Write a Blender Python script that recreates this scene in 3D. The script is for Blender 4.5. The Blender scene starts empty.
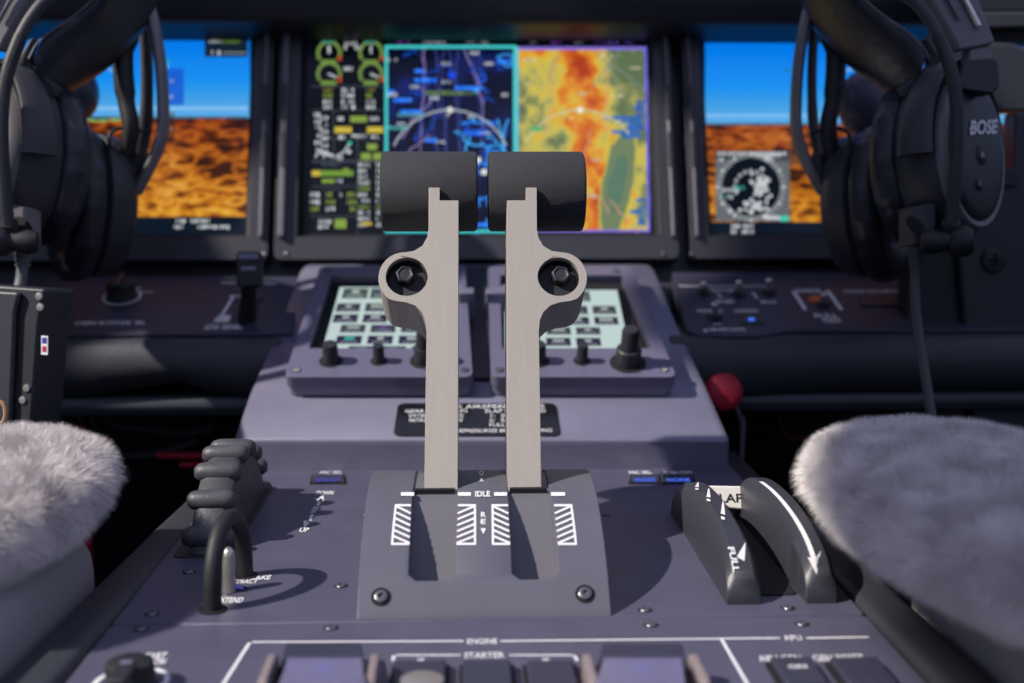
import bpy, bmesh, math, random
import numpy as np
from mathutils import Vector, Matrix, noise
from mathutils.geometry import tessellate_polygon
random.seed(7); rng = np.random.default_rng(7)
R = math.radians
scn = bpy.context.scene
COL = scn.collection
V3 = Vector
# ------------------------------------------------------------------ camera
FPX = 1200.0; PITCH = R(8.0); YAW = R(2.2)
CAM = V3((-0.007, 0.0, 1.0))
FWD = V3((math.sin(YAW)*math.cos(PITCH), math.cos(YAW)*math.cos(PITCH), -math.sin(PITCH)))
RGT = V3((math.cos(YAW), -math.sin(YAW), 0))
UPV = RGT.cross(FWD)
def ray(px, py): return FWD*FPX + RGT*(px-512.0) - UPV*(py-341.5)
def D(px, py, d):                       # world point seen at a pixel, at camera depth d (metres)
    return CAM + ray(px, py)*(d/FPX)
cam = bpy.data.cameras.new('camera'); co = bpy.data.objects.new('camera', cam); COL.objects.link(co)
co.matrix_world = Matrix((( RGT.x, UPV.x, -FWD.x, CAM.x), (RGT.y, UPV.y, -FWD.y, CAM.y), (RGT.z, UPV.z, -FWD.z, CAM.z), (0,0,0,1)))
cam.sensor_width = 36; cam.lens = 36*FPX/1024; cam.clip_start = .02; cam.clip_end = 50
cam.dof.use_dof = True; cam.dof.focus_distance = .575; cam.dof.aperture_fstop = 6.2
scn.camera = co
vs = scn.view_settings
vs.view_transform = 'Standard'; vs.look = 'None'; vs.gamma = 1; vs.exposure = 0.0; vs.use_curve_mapping = False

class Fr:                               # a plane in the world with its own axes
    def __init__(s, O, U, V, N): s.O, s.U, s.V, s.N = V3(O), V3(U).normalized(), V3(V).normalized(), V3(N).normalized()
    def pt(s, u, v, n=0): return s.O + s.U*u + s.V*v + s.N*n
    def px(s, x, y, n=0):
        r = ray(x, y); t = ((s.O + s.N*n - CAM).dot(s.N))/r.dot(s.N); p = CAM + r*t - s.O
        return (p.dot(s.U), p.dot(s.V))
    def pxs(s, L, n=0): return [s.px(x, y, n) for x, y in L]
def slope(y, z, deg, x=0):              # plane rising forward by deg
    a = R(deg); return Fr((x, y, z), (1,0,0), (0, math.cos(a), math.sin(a)), (0, -math.sin(a), math.cos(a)))
ZP = 0.824
PED = slope(.5, ZP, 0)
HOU = slope(.70, 1-.158, 25)
DSP = slope(.905, 1-.07, 70)            # displays lean 20 deg back from upright
LED = slope(.80, 1-.108, 20)

# ------------------------------------------------------------------ materials
MAT = {}
def srgb(c):
    return tuple((x/255/12.92 if x/255 <= .04045 else ((x/255+.055)/1.055)**2.4) for x in c)
def mat(name, col, rough=.5, metal=0, bump=0, bscale=400, spec=.5, var=0, coat=0, trans=0, emit=None, es=1, sheen=0, aniso=0):
    if name in MAT: return MAT[name]
    m = bpy.data.materials.new(name); m.use_nodes = True; nt = m.node_tree; b = nt.nodes['Principled BSDF']
    b.inputs['Base Color'].default_value = (*col, 1); b.inputs['Roughness'].default_value = rough
    b.inputs['Metallic'].default_value = metal; b.inputs['Specular IOR Level'].default_value = spec
    b.inputs['Coat Weight'].default_value = coat; b.inputs['Transmission Weight'].default_value = trans
    b.inputs['Sheen Weight'].default_value = sheen
    if emit: b.inputs['Emission Color'].default_value = (*emit, 1); b.inputs['Emission Strength'].default_value = es
    tc = nt.nodes.new('ShaderNodeTexCoord')
    if bump:
        n = nt.nodes.new('ShaderNodeTexNoise'); n.inputs['Scale'].default_value = bscale; n.inputs['Detail'].default_value = 3
        nt.links.new(tc.outputs['Object'], n.inputs['Vector'])
        bp = nt.nodes.new('ShaderNodeBump'); bp.inputs['Strength'].default_value = bump; bp.inputs['Distance'].default_value = .0006
        nt.links.new(n.outputs['Fac'], bp.inputs['Height']); nt.links.new(bp.outputs['Normal'], b.inputs['Normal'])
    if var:
        n = nt.nodes.new('ShaderNodeTexNoise'); n.inputs['Scale'].default_value = 45; n.inputs['Detail'].default_value = 5
        if aniso:
            mp = nt.nodes.new('ShaderNodeMapping'); mp.inputs['Scale'].default_value = (14, 1, 1)
            nt.links.new(tc.outputs['Object'], mp.inputs['Vector']); nt.links.new(mp.outputs['Vector'], n.inputs['Vector'])
        else: nt.links.new(tc.outputs['Object'], n.inputs['Vector'])
        r = nt.nodes.new('ShaderNodeValToRGB')
        r.color_ramp.elements[0].position = .3; r.color_ramp.elements[1].position = .7
        r.color_ramp.elements[0].color = (*[c*(1-var) for c in col], 1); r.color_ramp.elements[1].color = (*[min(1, c*(1+var)) for c in col], 1)
        nt.links.new(n.outputs['Fac'], r.inputs['Fac']); nt.links.new(r.outputs['Color'], b.inputs['Base Color'])
    MAT[name] = m; return m
def screen_mat():
    if 'screen' in MAT: return MAT['screen']
    m = bpy.data.materials.new('screen_glow'); m.use_nodes = True; nt = m.node_tree; b = nt.nodes['Principled BSDF']
    a = nt.nodes.new('ShaderNodeVertexColor'); a.layer_name = 'Col'
    b.inputs['Base Color'].default_value = (.004,.004,.006,1); b.inputs['Roughness'].default_value = .25
    b.inputs['Specular IOR Level'].default_value = .25
    nt.links.new(a.outputs['Color'], b.inputs['Emission Color']); b.inputs['Emission Strength'].default_value = 1
    MAT['screen'] = m; return m
M = dict(
 ped=mat('pedestal_paint', (.076,.075,.118), .42, bump=.25, bscale=900, var=.08),
 cover=mat('quadrant_paint', (.095,.098,.125), .42, bump=.25, bscale=900, var=.06),
 hous=mat('housing_paint', (.18,.178,.25), .36, metal=.3, bump=.2, bscale=700, var=.06),
 bezel=mat('bezel_plastic', (.032,.034,.044), .42, bump=.15, bscale=600),
 bezel_l=mat('bezel_grey', (.12,.118,.135), .4, bump=.15, bscale=600),
 mcdu=mat('controller_paint', (.11,.105,.165), .38, bump=.2, bscale=800),
 dark=mat('dark_plastic', (.018,.020,.026), .45, bump=.1, bscale=500),
 black=mat('black_rubber', (.010,.011,.014), .6, bump=.2, bscale=500),
 grip=mat('textured_grip', (.022,.024,.029), .62, bump=1.0, bscale=2600, var=.12),
 lever=mat('brushed_lever_metal', (.36,.335,.295), .5, metal=.2, bump=.08, bscale=1200, var=.03, aniso=1),
 wheel=mat('wheel_rubber', (.060,.062,.070), .5, bump=.3, bscale=700, var=.35),
 white=mat('white_print', (.72,.72,.74), .6),
 ivory=mat('ivory_plastic', (.72,.70,.64), .45),
 steel=mat('bare_steel', (.5,.47,.43), .35, metal=.8, var=.2),
 screwm=mat('screw_steel', (.16,.16,.18), .35, metal=.7),
 pit=mat('pit_black', (.004,.004,.005), .8),
 leather=mat('black_leather', (.016,.017,.026), .38, bump=.8, bscale=160),
 hs=mat('headset_plastic', (.030,.032,.038), .48, bump=.2, bscale=600),
 hs_l=mat('headset_grey', (.17,.165,.175), .4, metal=.2),
 chrome=mat('chrome_trim', (.75,.72,.66), .25, metal=.9),
 cable=mat('cable_grey', (.10,.105,.12), .55),
 cable_d=mat('cable_dark', (.035,.038,.045), .55),
 red=mat('red_plastic', (.42,.012,.035), .5),
 redw=mat('red_wire', (.12,.02,.03), .6),
 foot=mat('footwell_lining', (.010,.014,.018), .8, bump=.2),
 footm=mat('footwell_metal', (.045,.055,.065), .5, metal=.2),
 ledge=mat('ledge_paint', (.030,.031,.055), .5, bump=.15, bscale=700, var=.06),
 ledge_l=mat('ledge_vinyl', (.034,.038,.046), .55, bump=.3, bscale=300),
 rail=mat('rail_vinyl', (.030,.034,.042), .5, bump=.25, bscale=400),
 fabric=mat('pale_seat_fabric', (.27,.265,.27), .9, bump=.5, bscale=900),
 fleece=mat('fleece_wool', (.42,.39,.38), .95, var=.15),
 wool=mat('wool_strand', (.74,.70,.68), .9, var=.2),
 blue=mat('blue_lamp', (.01,.02,.08), .4, emit=(.05,.14,.8), es=1.0),
 bluedim=mat('blue_glow_dim', (.02,.03,.1), .3, emit=(.06,.06,.5), es=.5),
 orange=mat('orange_plastic', (.6,.12,.02), .5),
 glass=mat('clear_guard', (.55,.53,.80), .2, trans=.8, spec=.6),
 pink=mat('guard_arm', (.22,.18,.18), .5),
 placard=mat('placard_black', (.008,.009,.011), .25),
 seat_t=mat('tan_cord', (.35,.2,.1), .7),
)
# ------------------------------------------------------------------ mesh building
class MB:
    def __init__(s): s.v = []; s.f = []; s.c = []
    def add(s, vs_, fs):
        o = len(s.v); s.v += [tuple(p) for p in vs_]; s.f += [tuple(i+o for i in f) for f in fs]; return s
    def poly(s, F, pts, n=0):
        return s.add([F.pt(u, v, n) for u, v in pts], [tuple(range(len(pts)))])
    def prism(s, F, pts, n0, n1, holes=()):
        if area(pts) < 0: pts = pts[::-1]
        holes = [h if area(h) < 0 else h[::-1] for h in holes]
        loops = [pts] + list(holes); fl = [p for L in loops for p in L]; k = len(fl)
        if holes: tris = [tuple(t) for t in tessellate_polygon([[V3((p[0], p[1], 0)) for p in L] for L in loops])]
        else: tris = [tuple(range(k))]
        out = []
        for t in tris:
            a = sum(fl[t[i]][0]*fl[t[(i+1) % len(t)]][1]-fl[t[(i+1) % len(t)]][0]*fl[t[i]][1] for i in range(len(t)))
            out.append(t if a > 0 else t[::-1])
        fs = [tuple(i+k for i in t) for t in out] + [t[::-1] for t in out]
        o = 0
        for L in loops:
            m = len(L)
            for i in range(m):
                j = (i+1) % m; fs.append((o+i, o+j, o+j+k, o+i+k))
            o += m
        return s.add([F.pt(u, v, n0) for u, v in fl] + [F.pt(u, v, n1) for u, v in fl], fs)
    def loft(s, loops, cap=True, closed=False):
        k = len(loops[0]); vs_ = [p for L in loops for p in L]; fs = []
        n = len(loops)
        for a in range(n if closed else n-1):
            b = (a+1) % n
            for i in range(k):
                j = (i+1) % k; fs.append((a*k+i, a*k+j, b*k+j, b*k+i))
        if cap and not closed: fs += [tuple(range(k))[::-1], tuple((n-1)*k+i for i in range(k))]
        return s.add(vs_, fs)
    def tube(s, pts, rad, seg=12, closed=False, flat=1.0, ref=None):
        pts = [V3(p) for p in pts]; n = len(pts)
        if not isinstance(rad, (list, tuple)): rad = [rad]*n
        loops = []; X = None
        for i, p in enumerate(pts):
            a = pts[(i-1) % n] if (closed or i > 0) else p; b = pts[(i+1) % n] if (closed or i < n-1) else p
            t = (b-a).normalized()
            if ref is not None: X = (V3(ref)-t*t.dot(V3(ref))).normalized()
            elif X is None: X = t.orthogonal().normalized()
            else: X = (X-t*t.dot(X)).normalized()
            Y = t.cross(X)
            loops.append([p + X*(rad[i]*math.cos(2*math.pi*k/seg)) + Y*(rad[i]*flat*math.sin(2*math.pi*k/seg)) for k in range(seg)])
        return s.loft(loops, closed=closed)
    def lathe(s, O, A, prof, seg=28, U=None, ru=1, rv=1, rot=0):
        A = V3(A).normalized(); U = V3(U) if U is not None else A.orthogonal(); U = (U-A*A.dot(U)).normalized(); W = A.cross(U); O = V3(O)
        return s.loft([[O + A*h + U*(r*ru*math.cos(rot+2*math.pi*k/seg)) + W*(r*rv*math.sin(rot+2*math.pi*k/seg)) for k in range(seg)] for r, h in prof])
    def build(s, name, m, parent=None, smooth=35, bevel=0, bseg=2, recalc=True):
        me = bpy.data.meshes.new(name); me.from_pydata(s.v, [], s.f); me.validate()
        if recalc:
            bm = bmesh.new(); bm.from_mesh(me); bmesh.ops.recalc_face_normals(bm, faces=bm.faces); bm.to_mesh(me); bm.free()
        if smooth:
            me.shade_smooth(); me.set_sharp_from_angle(angle=R(smooth))
        me.materials.append(M[m] if isinstance(m, str) else m)
        o = bpy.data.objects.new(name, me); COL.objects.link(o)
        if parent is not None: o.parent = parent; o.matrix_parent_inverse = Matrix.Translation(-base(parent))
        if bevel:
            b = o.modifiers.new('bevel', 'BEVEL'); b.width = bevel; b.segments = bseg; b.limit_method = 'ANGLE'; b.angle_limit = R(40)
        return o
def base(o):                            # world position of a parent's origin (meshes sit at the world origin)
    return V3(o.location) if o.parent is None else V3((0,0,0))
def area(P): return sum(P[i][0]*P[(i+1) % len(P)][1]-P[(i+1) % len(P)][0]*P[i][1] for i in range(len(P)))/2
def rp(pts, r, seg=5):                  # round the corners of a polygon
    out = []; n = len(pts)
    for i in range(n):
        p = V3((*pts[i], 0)); a = V3((*pts[i-1], 0)); b = V3((*pts[(i+1) % n], 0))
        da = (a-p); db = (b-p); l = min(r, da.length*.45, db.length*.45); A = p+da.normalized()*l; B = p+db.normalized()*l
        for k in range(seg+1):
            t = k/seg; q = A*(1-t)**2 + p*2*t*(1-t) + B*t*t; out.append((q.x, q.y))
    return out
def circ(u, v, r, n=28, rot=0): return [(u+r*math.cos(rot+2*math.pi*k/n), v+r*math.sin(rot+2*math.pi*k/n)) for k in range(n)]
def rect(u0, v0, u1, v1): return [(u0, v0), (u1, v0), (u1, v1), (u0, v1)]
def smoothpath(pts, n=8):               # catmull-rom
    P = [V3(p) for p in pts]; P = [P[0]*2-P[1]] + P + [P[-1]*2-P[-2]]; out = []
    for i in range(1, len(P)-2):
        for k in range(n):
            t = k/n; a, b, c, d = P[i-1:i+3]
            out.append(.5*((2*b)+(c-a)*t+(2*a-5*b+4*c-d)*t*t+(3*b-a-3*c+d)*t**3))
    out.append(P[-2]); return out
def thing(name, label, cat, loc=(0,0,0), group=None, kind=None):
    o = bpy.data.objects.new(name, None); COL.objects.link(o); o.location = loc; o.empty_display_size = .02
    o['label'] = label; o['category'] = cat
    if group: o['group'] = group
    if kind: o['kind'] = kind
    return o
def tag(o, label=None, cat=None, group=None, kind=None):
    for k, v in (('label', label), ('category', cat), ('group', group), ('kind', kind)):
        if v: o[k] = v
    return o
def text2d(body, size, bold=.0, align='CENTER', sx=1):
    c = bpy.data.curves.new('t', 'FONT'); c.body = body; c.size = 1; c.align_x = align; c.align_y = 'CENTER'; c.offset = min(bold, .03); c.resolution_u = 3
    o = bpy.data.objects.new('t', c); COL.objects.link(o); bpy.context.view_layer.update()
    me = o.evaluated_get(bpy.context.evaluated_depsgraph_get()).to_mesh()
    vs_ = [(v.co.x*sx*size, v.co.y*size) for v in me.vertices]; fs = [tuple(p.vertices) for p in me.polygons]
    o.to_mesh_clear(); bpy.data.objects.remove(o); bpy.data.curves.remove(c)
    return vs_, fs
def text_px(mb, F, body, x, y, hpx, n, bold=.02, align='CENTER', sx=1, wpx=None, rot=0):
    """lettering whose capitals are hpx tall in the photo around pixel x,y, on plane F"""
    u, v = F.px(x, y, n); u2, v2 = F.px(x, y-hpx, n); size = abs(v2-v)/.7 if rot == 0 else abs(F.px(x+hpx, y, n)[0]-u)/.7
    vs_, fs = text2d(body, size, bold, align, sx)
    if wpx and vs_:
        w = max(a for a, _ in vs_)-min(a for a, _ in vs_); k = abs(F.px(x+wpx, y, n)[0]-u)/w; vs_ = [(a*k, b) for a, b in vs_]
    c, s_ = math.cos(rot), math.sin(rot)
    mb.add([F.pt(u+a*c-b*s_, v+a*s_+b*c, n) for a, b in vs_], fs)
def line_px(mb, F, pts, wpx, n):
    """painted line through pixels on plane F, about wpx wide"""
    P = [V3((*F.px(x, y, n), 0)) for x, y in pts]
    k = abs(F.px(pts[0][0]+1, pts[0][1], n)[0]-F.px(*pts[0], n)[0])*wpx/2
    for a, b in zip(P[:-1], P[1:]):
        d = (b-a).normalized(); q = V3((-d.y, d.x, 0))*k; a2 = a-d*k; b2 = b+d*k
        mb.add([F.pt(p.x, p.y, n) for p in (a2-q, b2-q, b2+q, a2+q)], [(0,1,2,3)])
def screw(parent, F, px, py, r=.0026, n=0, head='screwm'):
    u, v = F.px(px, py, n)
    o = MB().prism(F, circ(u, v, r, 20), n-.001, n+.0002).build('screw', 'pit', parent)
    MB().lathe(F.pt(u, v, n+.0002), F.N, [(r*.8, 0), (r*.72, .0004), (r*.45, .0007), (r*.3, .0007), (r*.28, .0002)], 20).build('screw_head', head, o)
    return o
# ------------------------------------------------------------------ a painted raster for the glowing screens
class Ras:
    def __init__(s, x0, y0, x1, y1, k=1.3, bg=(2,6,12)):
        s.x0, s.y0, s.k = x0, y0, k; s.w = int((x1-x0)*k); s.h = int((y1-y0)*k)
        s.a = np.zeros((s.h, s.w, 3)); s.a[:] = bg
        yy, xx = np.mgrid[0:s.h, 0:s.w]; s.X = x0+(xx+.5)/k; s.Y = y0+(yy+.5)/k
    def put(s, m, c, al=1): s.a[m] = s.a[m]*(1-al)+np.array(c)*al
    def rect(s, x0, y0, x1, y1, c, al=1): s.put((s.X >= x0) & (s.X < x1) & (s.Y >= y0) & (s.Y < y1), c, al)
    def box(s, x0, y0, x1, y1, c, w=1):
        for q in ((x0, y0, x1, y0+w), (x0, y1-w, x1, y1), (x0, y0, x0+w, y1), (x1-w, y0, x1, y1)): s.rect(*q, c)
    def disc(s, x, y, r, c, al=1, ry=None): s.put(((s.X-x)/r)**2+((s.Y-y)/(ry or r))**2 < 1, c, al)
    def ring(s, x, y, r, w, c, a0=0, a1=360, al=1):
        d = np.hypot(s.X-x, s.Y-y); t = np.degrees(np.arctan2(y-s.Y, s.X-x)) % 360
        s.put((abs(d-r) < w/2) & (t >= a0) & (t <= a1), c, al)
    def line(s, P, c, w=1, al=1):
        for (xa, ya), (xb, yb) in zip(P[:-1], P[1:]):
            L = max(1e-6, math.hypot(xb-xa, yb-ya)); t = np.clip(((s.X-xa)*(xb-xa)+(s.Y-ya)*(yb-ya))/L/L, 0, 1)
            s.put(np.hypot(s.X-xa-t*(xb-xa), s.Y-ya-t*(yb-ya)) < w/2, c, al)
    def dash(s, x, y, n, c=(215,220,225), h=4, cw=2.6):     # illegible small digits
        for i in range(n):
            if random.random() < .9: s.rect(x+i*(cw+.7), y-h/2, x+i*(cw+.7)+cw*random.uniform(.7, 1), y+h/2*random.uniform(.7, 1), (lambda q: [k*q for k in c])(random.uniform(.75, 1)))
    def build(s, name, F, n, parent):
        # corners of the raster projected once onto the plane, bilinear in between
        q = [F.px(s.x0+i*s.w/s.k, s.y0+j*s.h/s.k, n) for j in (0, 1) for i in (0, 1)]
        v = []
        for j in range(s.h+1):
            for i in range(s.w+1):
                p = F.px(s.x0+i/s.k, s.y0+j/s.k, n); v.append(F.pt(p[0], p[1], n))
        W = s.w+1; f = [(j*W+i, (j+1)*W+i, (j+1)*W+i+1, j*W+i+1) for j in range(s.h) for i in range(s.w)]
        me = bpy.data.meshes.new(name); me.from_pydata(v, [], f)
        ca = me.color_attributes.new('Col', 'FLOAT_COLOR', 'CORNER')
        a = s.a.clip(0, 255)/255; a = np.where(a <= .04045, a/12.92, ((a+.055)/1.055)**2.4).reshape(-1, 3)
        a = np.repeat(a, 4, axis=0); a = np.hstack([a, np.ones((len(a), 1))]); ca.data.foreach_set('color', a.astype(np.float32).ravel())
        me.materials.append(screen_mat()); o = bpy.data.objects.new(name, me); COL.objects.link(o)
        o.parent = parent; o.matrix_parent_inverse = Matrix.Translation(-base(parent)); return o
def fbm(X, Y, sc, oct=4, seed=0, ax=1, ay=1):
    out = np.zeros(X.shape); g = rng.random((64, 64))
    tot = 0
    for o in range(oct):
        f = sc*2**o; x = X*f*ax+seed*7.3+o*11; y = Y*f*ay+seed*3.1+o*5
        xi = np.floor(x).astype(int); yi = np.floor(y).astype(int); fx = x-xi; fy = y-yi
        fx = fx*fx*(3-2*fx); fy = fy*fy*(3-2*fy)
        G = lambda i, j: g[i % 64, j % 64]
        out += (G(xi,yi)*(1-fx)*(1-fy)+G(xi+1,yi)*fx*(1-fy)+G(xi,yi+1)*(1-fx)*fy+G(xi+1,yi+1)*fx*fy)*.5**o; tot += .5**o
    return out/tot
def ramp(t, stops):
    xs = [s_[0] for s_ in stops]; return np.stack([np.interp(t, xs, [s_[1][k] for s_ in stops]) for k in range(3)], -1)

# ================================================================== SETTING
def wallbox(name, x0, y0, z0, x1, y1, z1, m='foot'):
    F = Fr((0,0,0), (1,0,0), (0,1,0), (0,0,1))
    return tag(MB().prism(F, rect(x0, y0, x1, y1), z0, z1).build(name, m), kind='structure')
wallbox('floor', -.75, -.3, .28, .75, 1.35, .30)
wallbox('wall_front', -.75, 1.10, .30, .75, 1.14, 1.02)
FX = Fr((-.70, 0, 0), (0,1,0), (0,0,1), (-1,0,0))
def wall_side(name, x, hole=None, top=2.6):
    F = Fr((x, 0, 0), (0,1,0), (0,0,1), (-1,0,0) if x < 0 else (1,0,0))
    return tag(MB().prism(F, rect(-.3, .30, 1.35, top), 0, .03, hole or []).build(name, 'foot'), kind='structure')
wall_side('sun_mask_wall_left', -.70, [[(-.25,.98),(.60,.98),(.62,1.38),(.72,1.44),(.70,1.60),(.62,1.88),(.56,1.88),(.50,1.70),(.44,1.68),(.30,1.78),(.18,1.72),(.08,1.66),(-.25,1.66)], [(.16,2.08),(.47,2.06),(.47,2.40),(.16,2.40)]])  # unseen wall added to mask the sun, openings cut to suit lit areas
wall_side('wall_right', .70, top=1.05)

# glareshield above the displays
g = MB().prism(Fr((0,0,0), (0,1,0), (0,0,1), (1,0,0)), rp([(.935, 1.113), (.93, 1.135), (1.02, 1.16), (1.14, 1.16), (1.14, 1.09), (1.0, 1.09)], .006), -.62, .62)
tag(g.build('glareshield', 'dark', bevel=.002), 'dark glareshield lip running above the three big displays', 'glareshield')

# ================================================================== INSTRUMENT PANEL + DISPLAYS
T = thing('instrument_panel', 'dark backing panel behind and below the three big displays', 'panel', (0, .95, .95))
bp_ = MB().prism(DSP, rect(-.56, -.045, .56, .235), -.03, -.012)
bp_.build('backing', 'dark', T)
MB().prism(DSP, rect(-.56, -.034, .56, -.012), -.012, -.002).build('lower_strip', 'bezel', T, bevel=.002)

def display(label, ol, orr, xl, xr, y0=37, y1=234, group='large displays'):
    """outer left/right x at mid height, screen left/right x"""
    t = thing('flight_display', label, 'display', DSP.pt(*DSP.px((xl+xr)/2, 262)))
    ym = 135
    ul = DSP.px(ol, ym)[0]; ur = DSP.px(orr, ym)[0]; sl = DSP.px(xl, ym)[0]; sr = DSP.px(xr, ym)[0]
    vb = DSP.px(480, 262)[1]; vt = DSP.px(480, 6)[1]; s0 = DSP.px(480, y1)[1]; s1 = DSP.px(480, y0)[1]
    outer = rp(rect(ul, vb, ur, vt), .006); inner = rect(sl-.004, s0-.004, sr+.004, s1+.004)
    MB().prism(DSP, outer, -.012, .008, [inner]).build('bezel', 'bezel', t, bevel=.0012)
    # inner chamfer running down to the glass
    L = [[DSP.pt(u, v, .0082) for u, v in rect(sl-.0045, s0-.0045, sr+.0045, s1+.0045)], [DSP.pt(u, v, 0.001) for u, v in rect(sl-.0005, s0-.0005, sr+.0005, s1+.0005)]]
    MB().loft(L, cap=False).build('screen_surround', 'pit', t)
    # raised side columns with the soft keys
    for u0, u1, s_ in ((ul+.002, sl-.0115, 1), (sr+.0115, ur-.002, -1)):
        if u0 < -.6 or u1 > .6 or u1-u0 < .004: continue
        c = MB().prism(DSP, rp(rect(u0+.001, vb+.016, u1-.001, vt-.010), .003), .008, .0135).build('side_rail', 'bezel_l', t, bevel=.0012)
        w = .0035
        uk = u0-.000 if s_ < 0 else u1
        for k in range(2):
            va = (vb+vt)/2 + (.004 if k else -.034)
            MB().prism(DSP, rp(rect((u0+u1)/2-w/2, va, (u0+u1)/2+w/2, va+.028), .001), .0135, .0148).build('soft_key', 'dark', t, bevel=.0004)
    for px_, py_ in ((ol+8, 254), (orr-8, 254)):
        if 0 < px_ < 1024: screw(t, DSP, px_, py_, .0022, .008)
    return t
SKY = [(0, (0,118,232)), (.5, (12,140,240)), (.8, (70,160,228)), (1, (95,175,235))]
def synth(r, xa, xb, yh, yb, seed):
    t = (r.Y-r.y0)/(yh-r.y0); m = r.Y < yh; r.a[m] = ramp(t, SKY)[m]
    n = fbm(r.X, r.Y*1.9, .022, 5, seed); n2 = fbm(r.X+r.Y*.8, r.Y*2.4-r.X*.3, .05, 3, seed+3)
    dep = np.clip((r.Y-yh)/(yb-yh), 0, 1); v = n*.55+(1-abs(2*n2-1)*1.6)*.40+.08*n
    c = ramp(v, [(.38, (44,20,14)), (.50, (104,44,16)), (.60, (156,74,20)), (.70, (196,116,28)), (.85, (226,160,56))])
    c2 = ramp(v, [(.36, (84,44,14)), (.47, (150,80,18)), (.57, (196,124,26)), (.68, (216,148,36)), (.82, (236,184,80))])
    c = c*(1-dep[..., None])*np.array([.85,.7,.8]) + c2*dep[..., None]
    m = (r.Y >= yh) & (r.Y < yb); r.a[m] = c[m]
    r.rect(xa, yh-11, xb, yh-8.5, (150,200,240), .8)
    r.rect(xa, yh-2, xb, yh, (60,90,110), .8)
# ---- centre
tC = display('centre landscape display with engine gauges and two maps', 279, 672, 306, 649)
r = Ras(304, 36, 651, 236)
W_ = (205,212,215); GR = (130,158,62); YL = (200,178,60); LN = (70,80,88)
for cx_, cy_ in ((329,53), (371,53), (329,74), (371,74)):
    r.ring(cx_, cy_, 11, 3.2, (112,140,66), 0, 215); r.ring(cx_, cy_, 11, 3.2, (112,140,66), 325, 360); r.rect(cx_+9, cy_+3, cx_+13, cy_+8, (180,60,30))
    r.line([(cx_, cy_), (cx_, cy_-7) if cy_ < 60 else (cx_+7, cy_+3)], W_, 1.6); r.rect(cx_-8, cy_+7, cx_+7, cy_+11, (110,140,60))
r.rect(322, 41, 334, 43, (60,150,140)); r.rect(364, 41, 376, 43, (60,150,140))
r.dash(345, 44, 4); r.dash(344, 48, 2); r.dash(355, 48, 2); r.dash(344, 69, 3)
for y_ in (86,): r.rect(312, y_, 383, y_+1, LN)
for k, y_ in enumerate((90, 96, 102, 107)):
    r.dash(323, y_, 3, (130,120,40) if k == 0 else GR if k == 1 else W_); r.dash(366, y_, 3, (130,120,40) if k == 0 else GR if k == 1 else W_); r.dash(342, y_, 4)
r.rect(312, 110, 383, 111, LN); r.rect(333, 110, 334, 160, LN); r.rect(333, 139, 383, 140, LN); r.rect(357, 139, 358, 235, LN)
for k in range(6):
    r.dash(314+(k % 3), 115+k*7, 2); r.dash(322, 118+k*7, 2)
r.line([(320,114), (320,125), (316,128)], W_); r.line([(323,128), (323,138), (330,138)], W_)
r.dash(338, 119, 2); r.rect(350, 116, 367, 122, GR); r.dash(370, 119, 3)
r.rect(335, 127, 352, 133, YL); r.rect(367, 127, 383, 133, YL); r.dash(339, 137, 2); r.dash(352, 136, 5, h=3); r.dash(372, 137, 2)
r.line([(337,156), (344,152), (350,143)], W_, 1.5); r.disc(350, 143, 2, (40,190,170)); r.disc(349, 152, 2, W_); r.dash(337, 158, 2)
for q in ((367,144,377,150), (361,153,371,160), (373,153,382,160)): r.rect(*q, GR)
r.ring(323, 160, 8, 1.6, W_, 20, 160); r.ring(329, 160, 6, 1.4, W_, 20, 160)
r.rect(312, 161, 357, 162, LN); r.rect(357, 161, 383, 162, LN); r.dash(322, 165, 6, LN, 2)
r.rect(312, 171, 353, 176, (110,150,50)); r.rect(312, 171, 320, 176, YL); r.rect(343, 168, 349, 171, GR); r.rect(322, 179, 335, 183, GR); r.dash(337, 181, 2)
r.rect(310, 186, 357, 187, LN); r.dash(322, 190, 6, LN, 2)
for k in range(3):
    y_ = 195+k*7
    for xx, c_ in ((310, W_ if k < 2 else GR), (326, GR if k < 2 else W_), (347, GR)): r.dash(xx, y_, 3, c_, 5)
r.dash(340, 195, 1); r.rect(310, 216, 357, 217, LN)
for y_ in (222, 227): r.dash(319, y_, 4); r.rect(335, y_-3, 346, y_+1.5, GR)
for k in range(11):
    y_ = 165+k*6; r.dash(359, y_, 4 if k not in (5, 10) else 3, GR if k in (4, 7) else W_, 4, 2.2); r.dash(376, y_, 2, GR if k in (7,) else W_)
r.rect(362, 222, 372, 225, YL)
# blue traffic / airspace map
mx = (r.X > 385) & (r.X < 515) & (r.Y > 45)
nn = fbm(r.X, r.Y, .03, 3, 2); base_c = ramp(nn, [(.3, (3,6,20)), (.6, (8,12,40)), (.8, (16,26,80))]); r.a[mx] = base_c[mx]
def wig(x, y, n, sx, sy, c, w, j=4):
    P = [(x, y)]
    for k in range(n): P.append((P[-1][0]+sx+random.uniform(-j, j), P[-1][1]+sy+random.uniform(-j, j)))
    r.line(P, c, w)
for k in range(7): wig(424+k*9+random.uniform(-3, 3), 48, 14, random.uniform(-1, 1.5), 9, (58,62,120), 1, 3)
for (x_, y_, n_, sx, sy) in ((424,48,12,.6,9), (464,50,9,1.5,8), (440,90,8,-5,7), (430,135,8,-5,3)): wig(x_, y_, n_, sx, sy, (150,120,160), 1.1, 2.5)
BL = (20,95,225); BL2 = (60,160,250)
for (x_, y_, n_, sx, sy) in ((455,132,10,4.5,1.5), (470,134,9,1,7), (498,120,9,1,8), (487,138,9,3,3), (500,175,8,1,7), (508,120,8,-1,7)): wig(x_, y_, n_, sx, sy, BL2, 1.6, 4)
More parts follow.
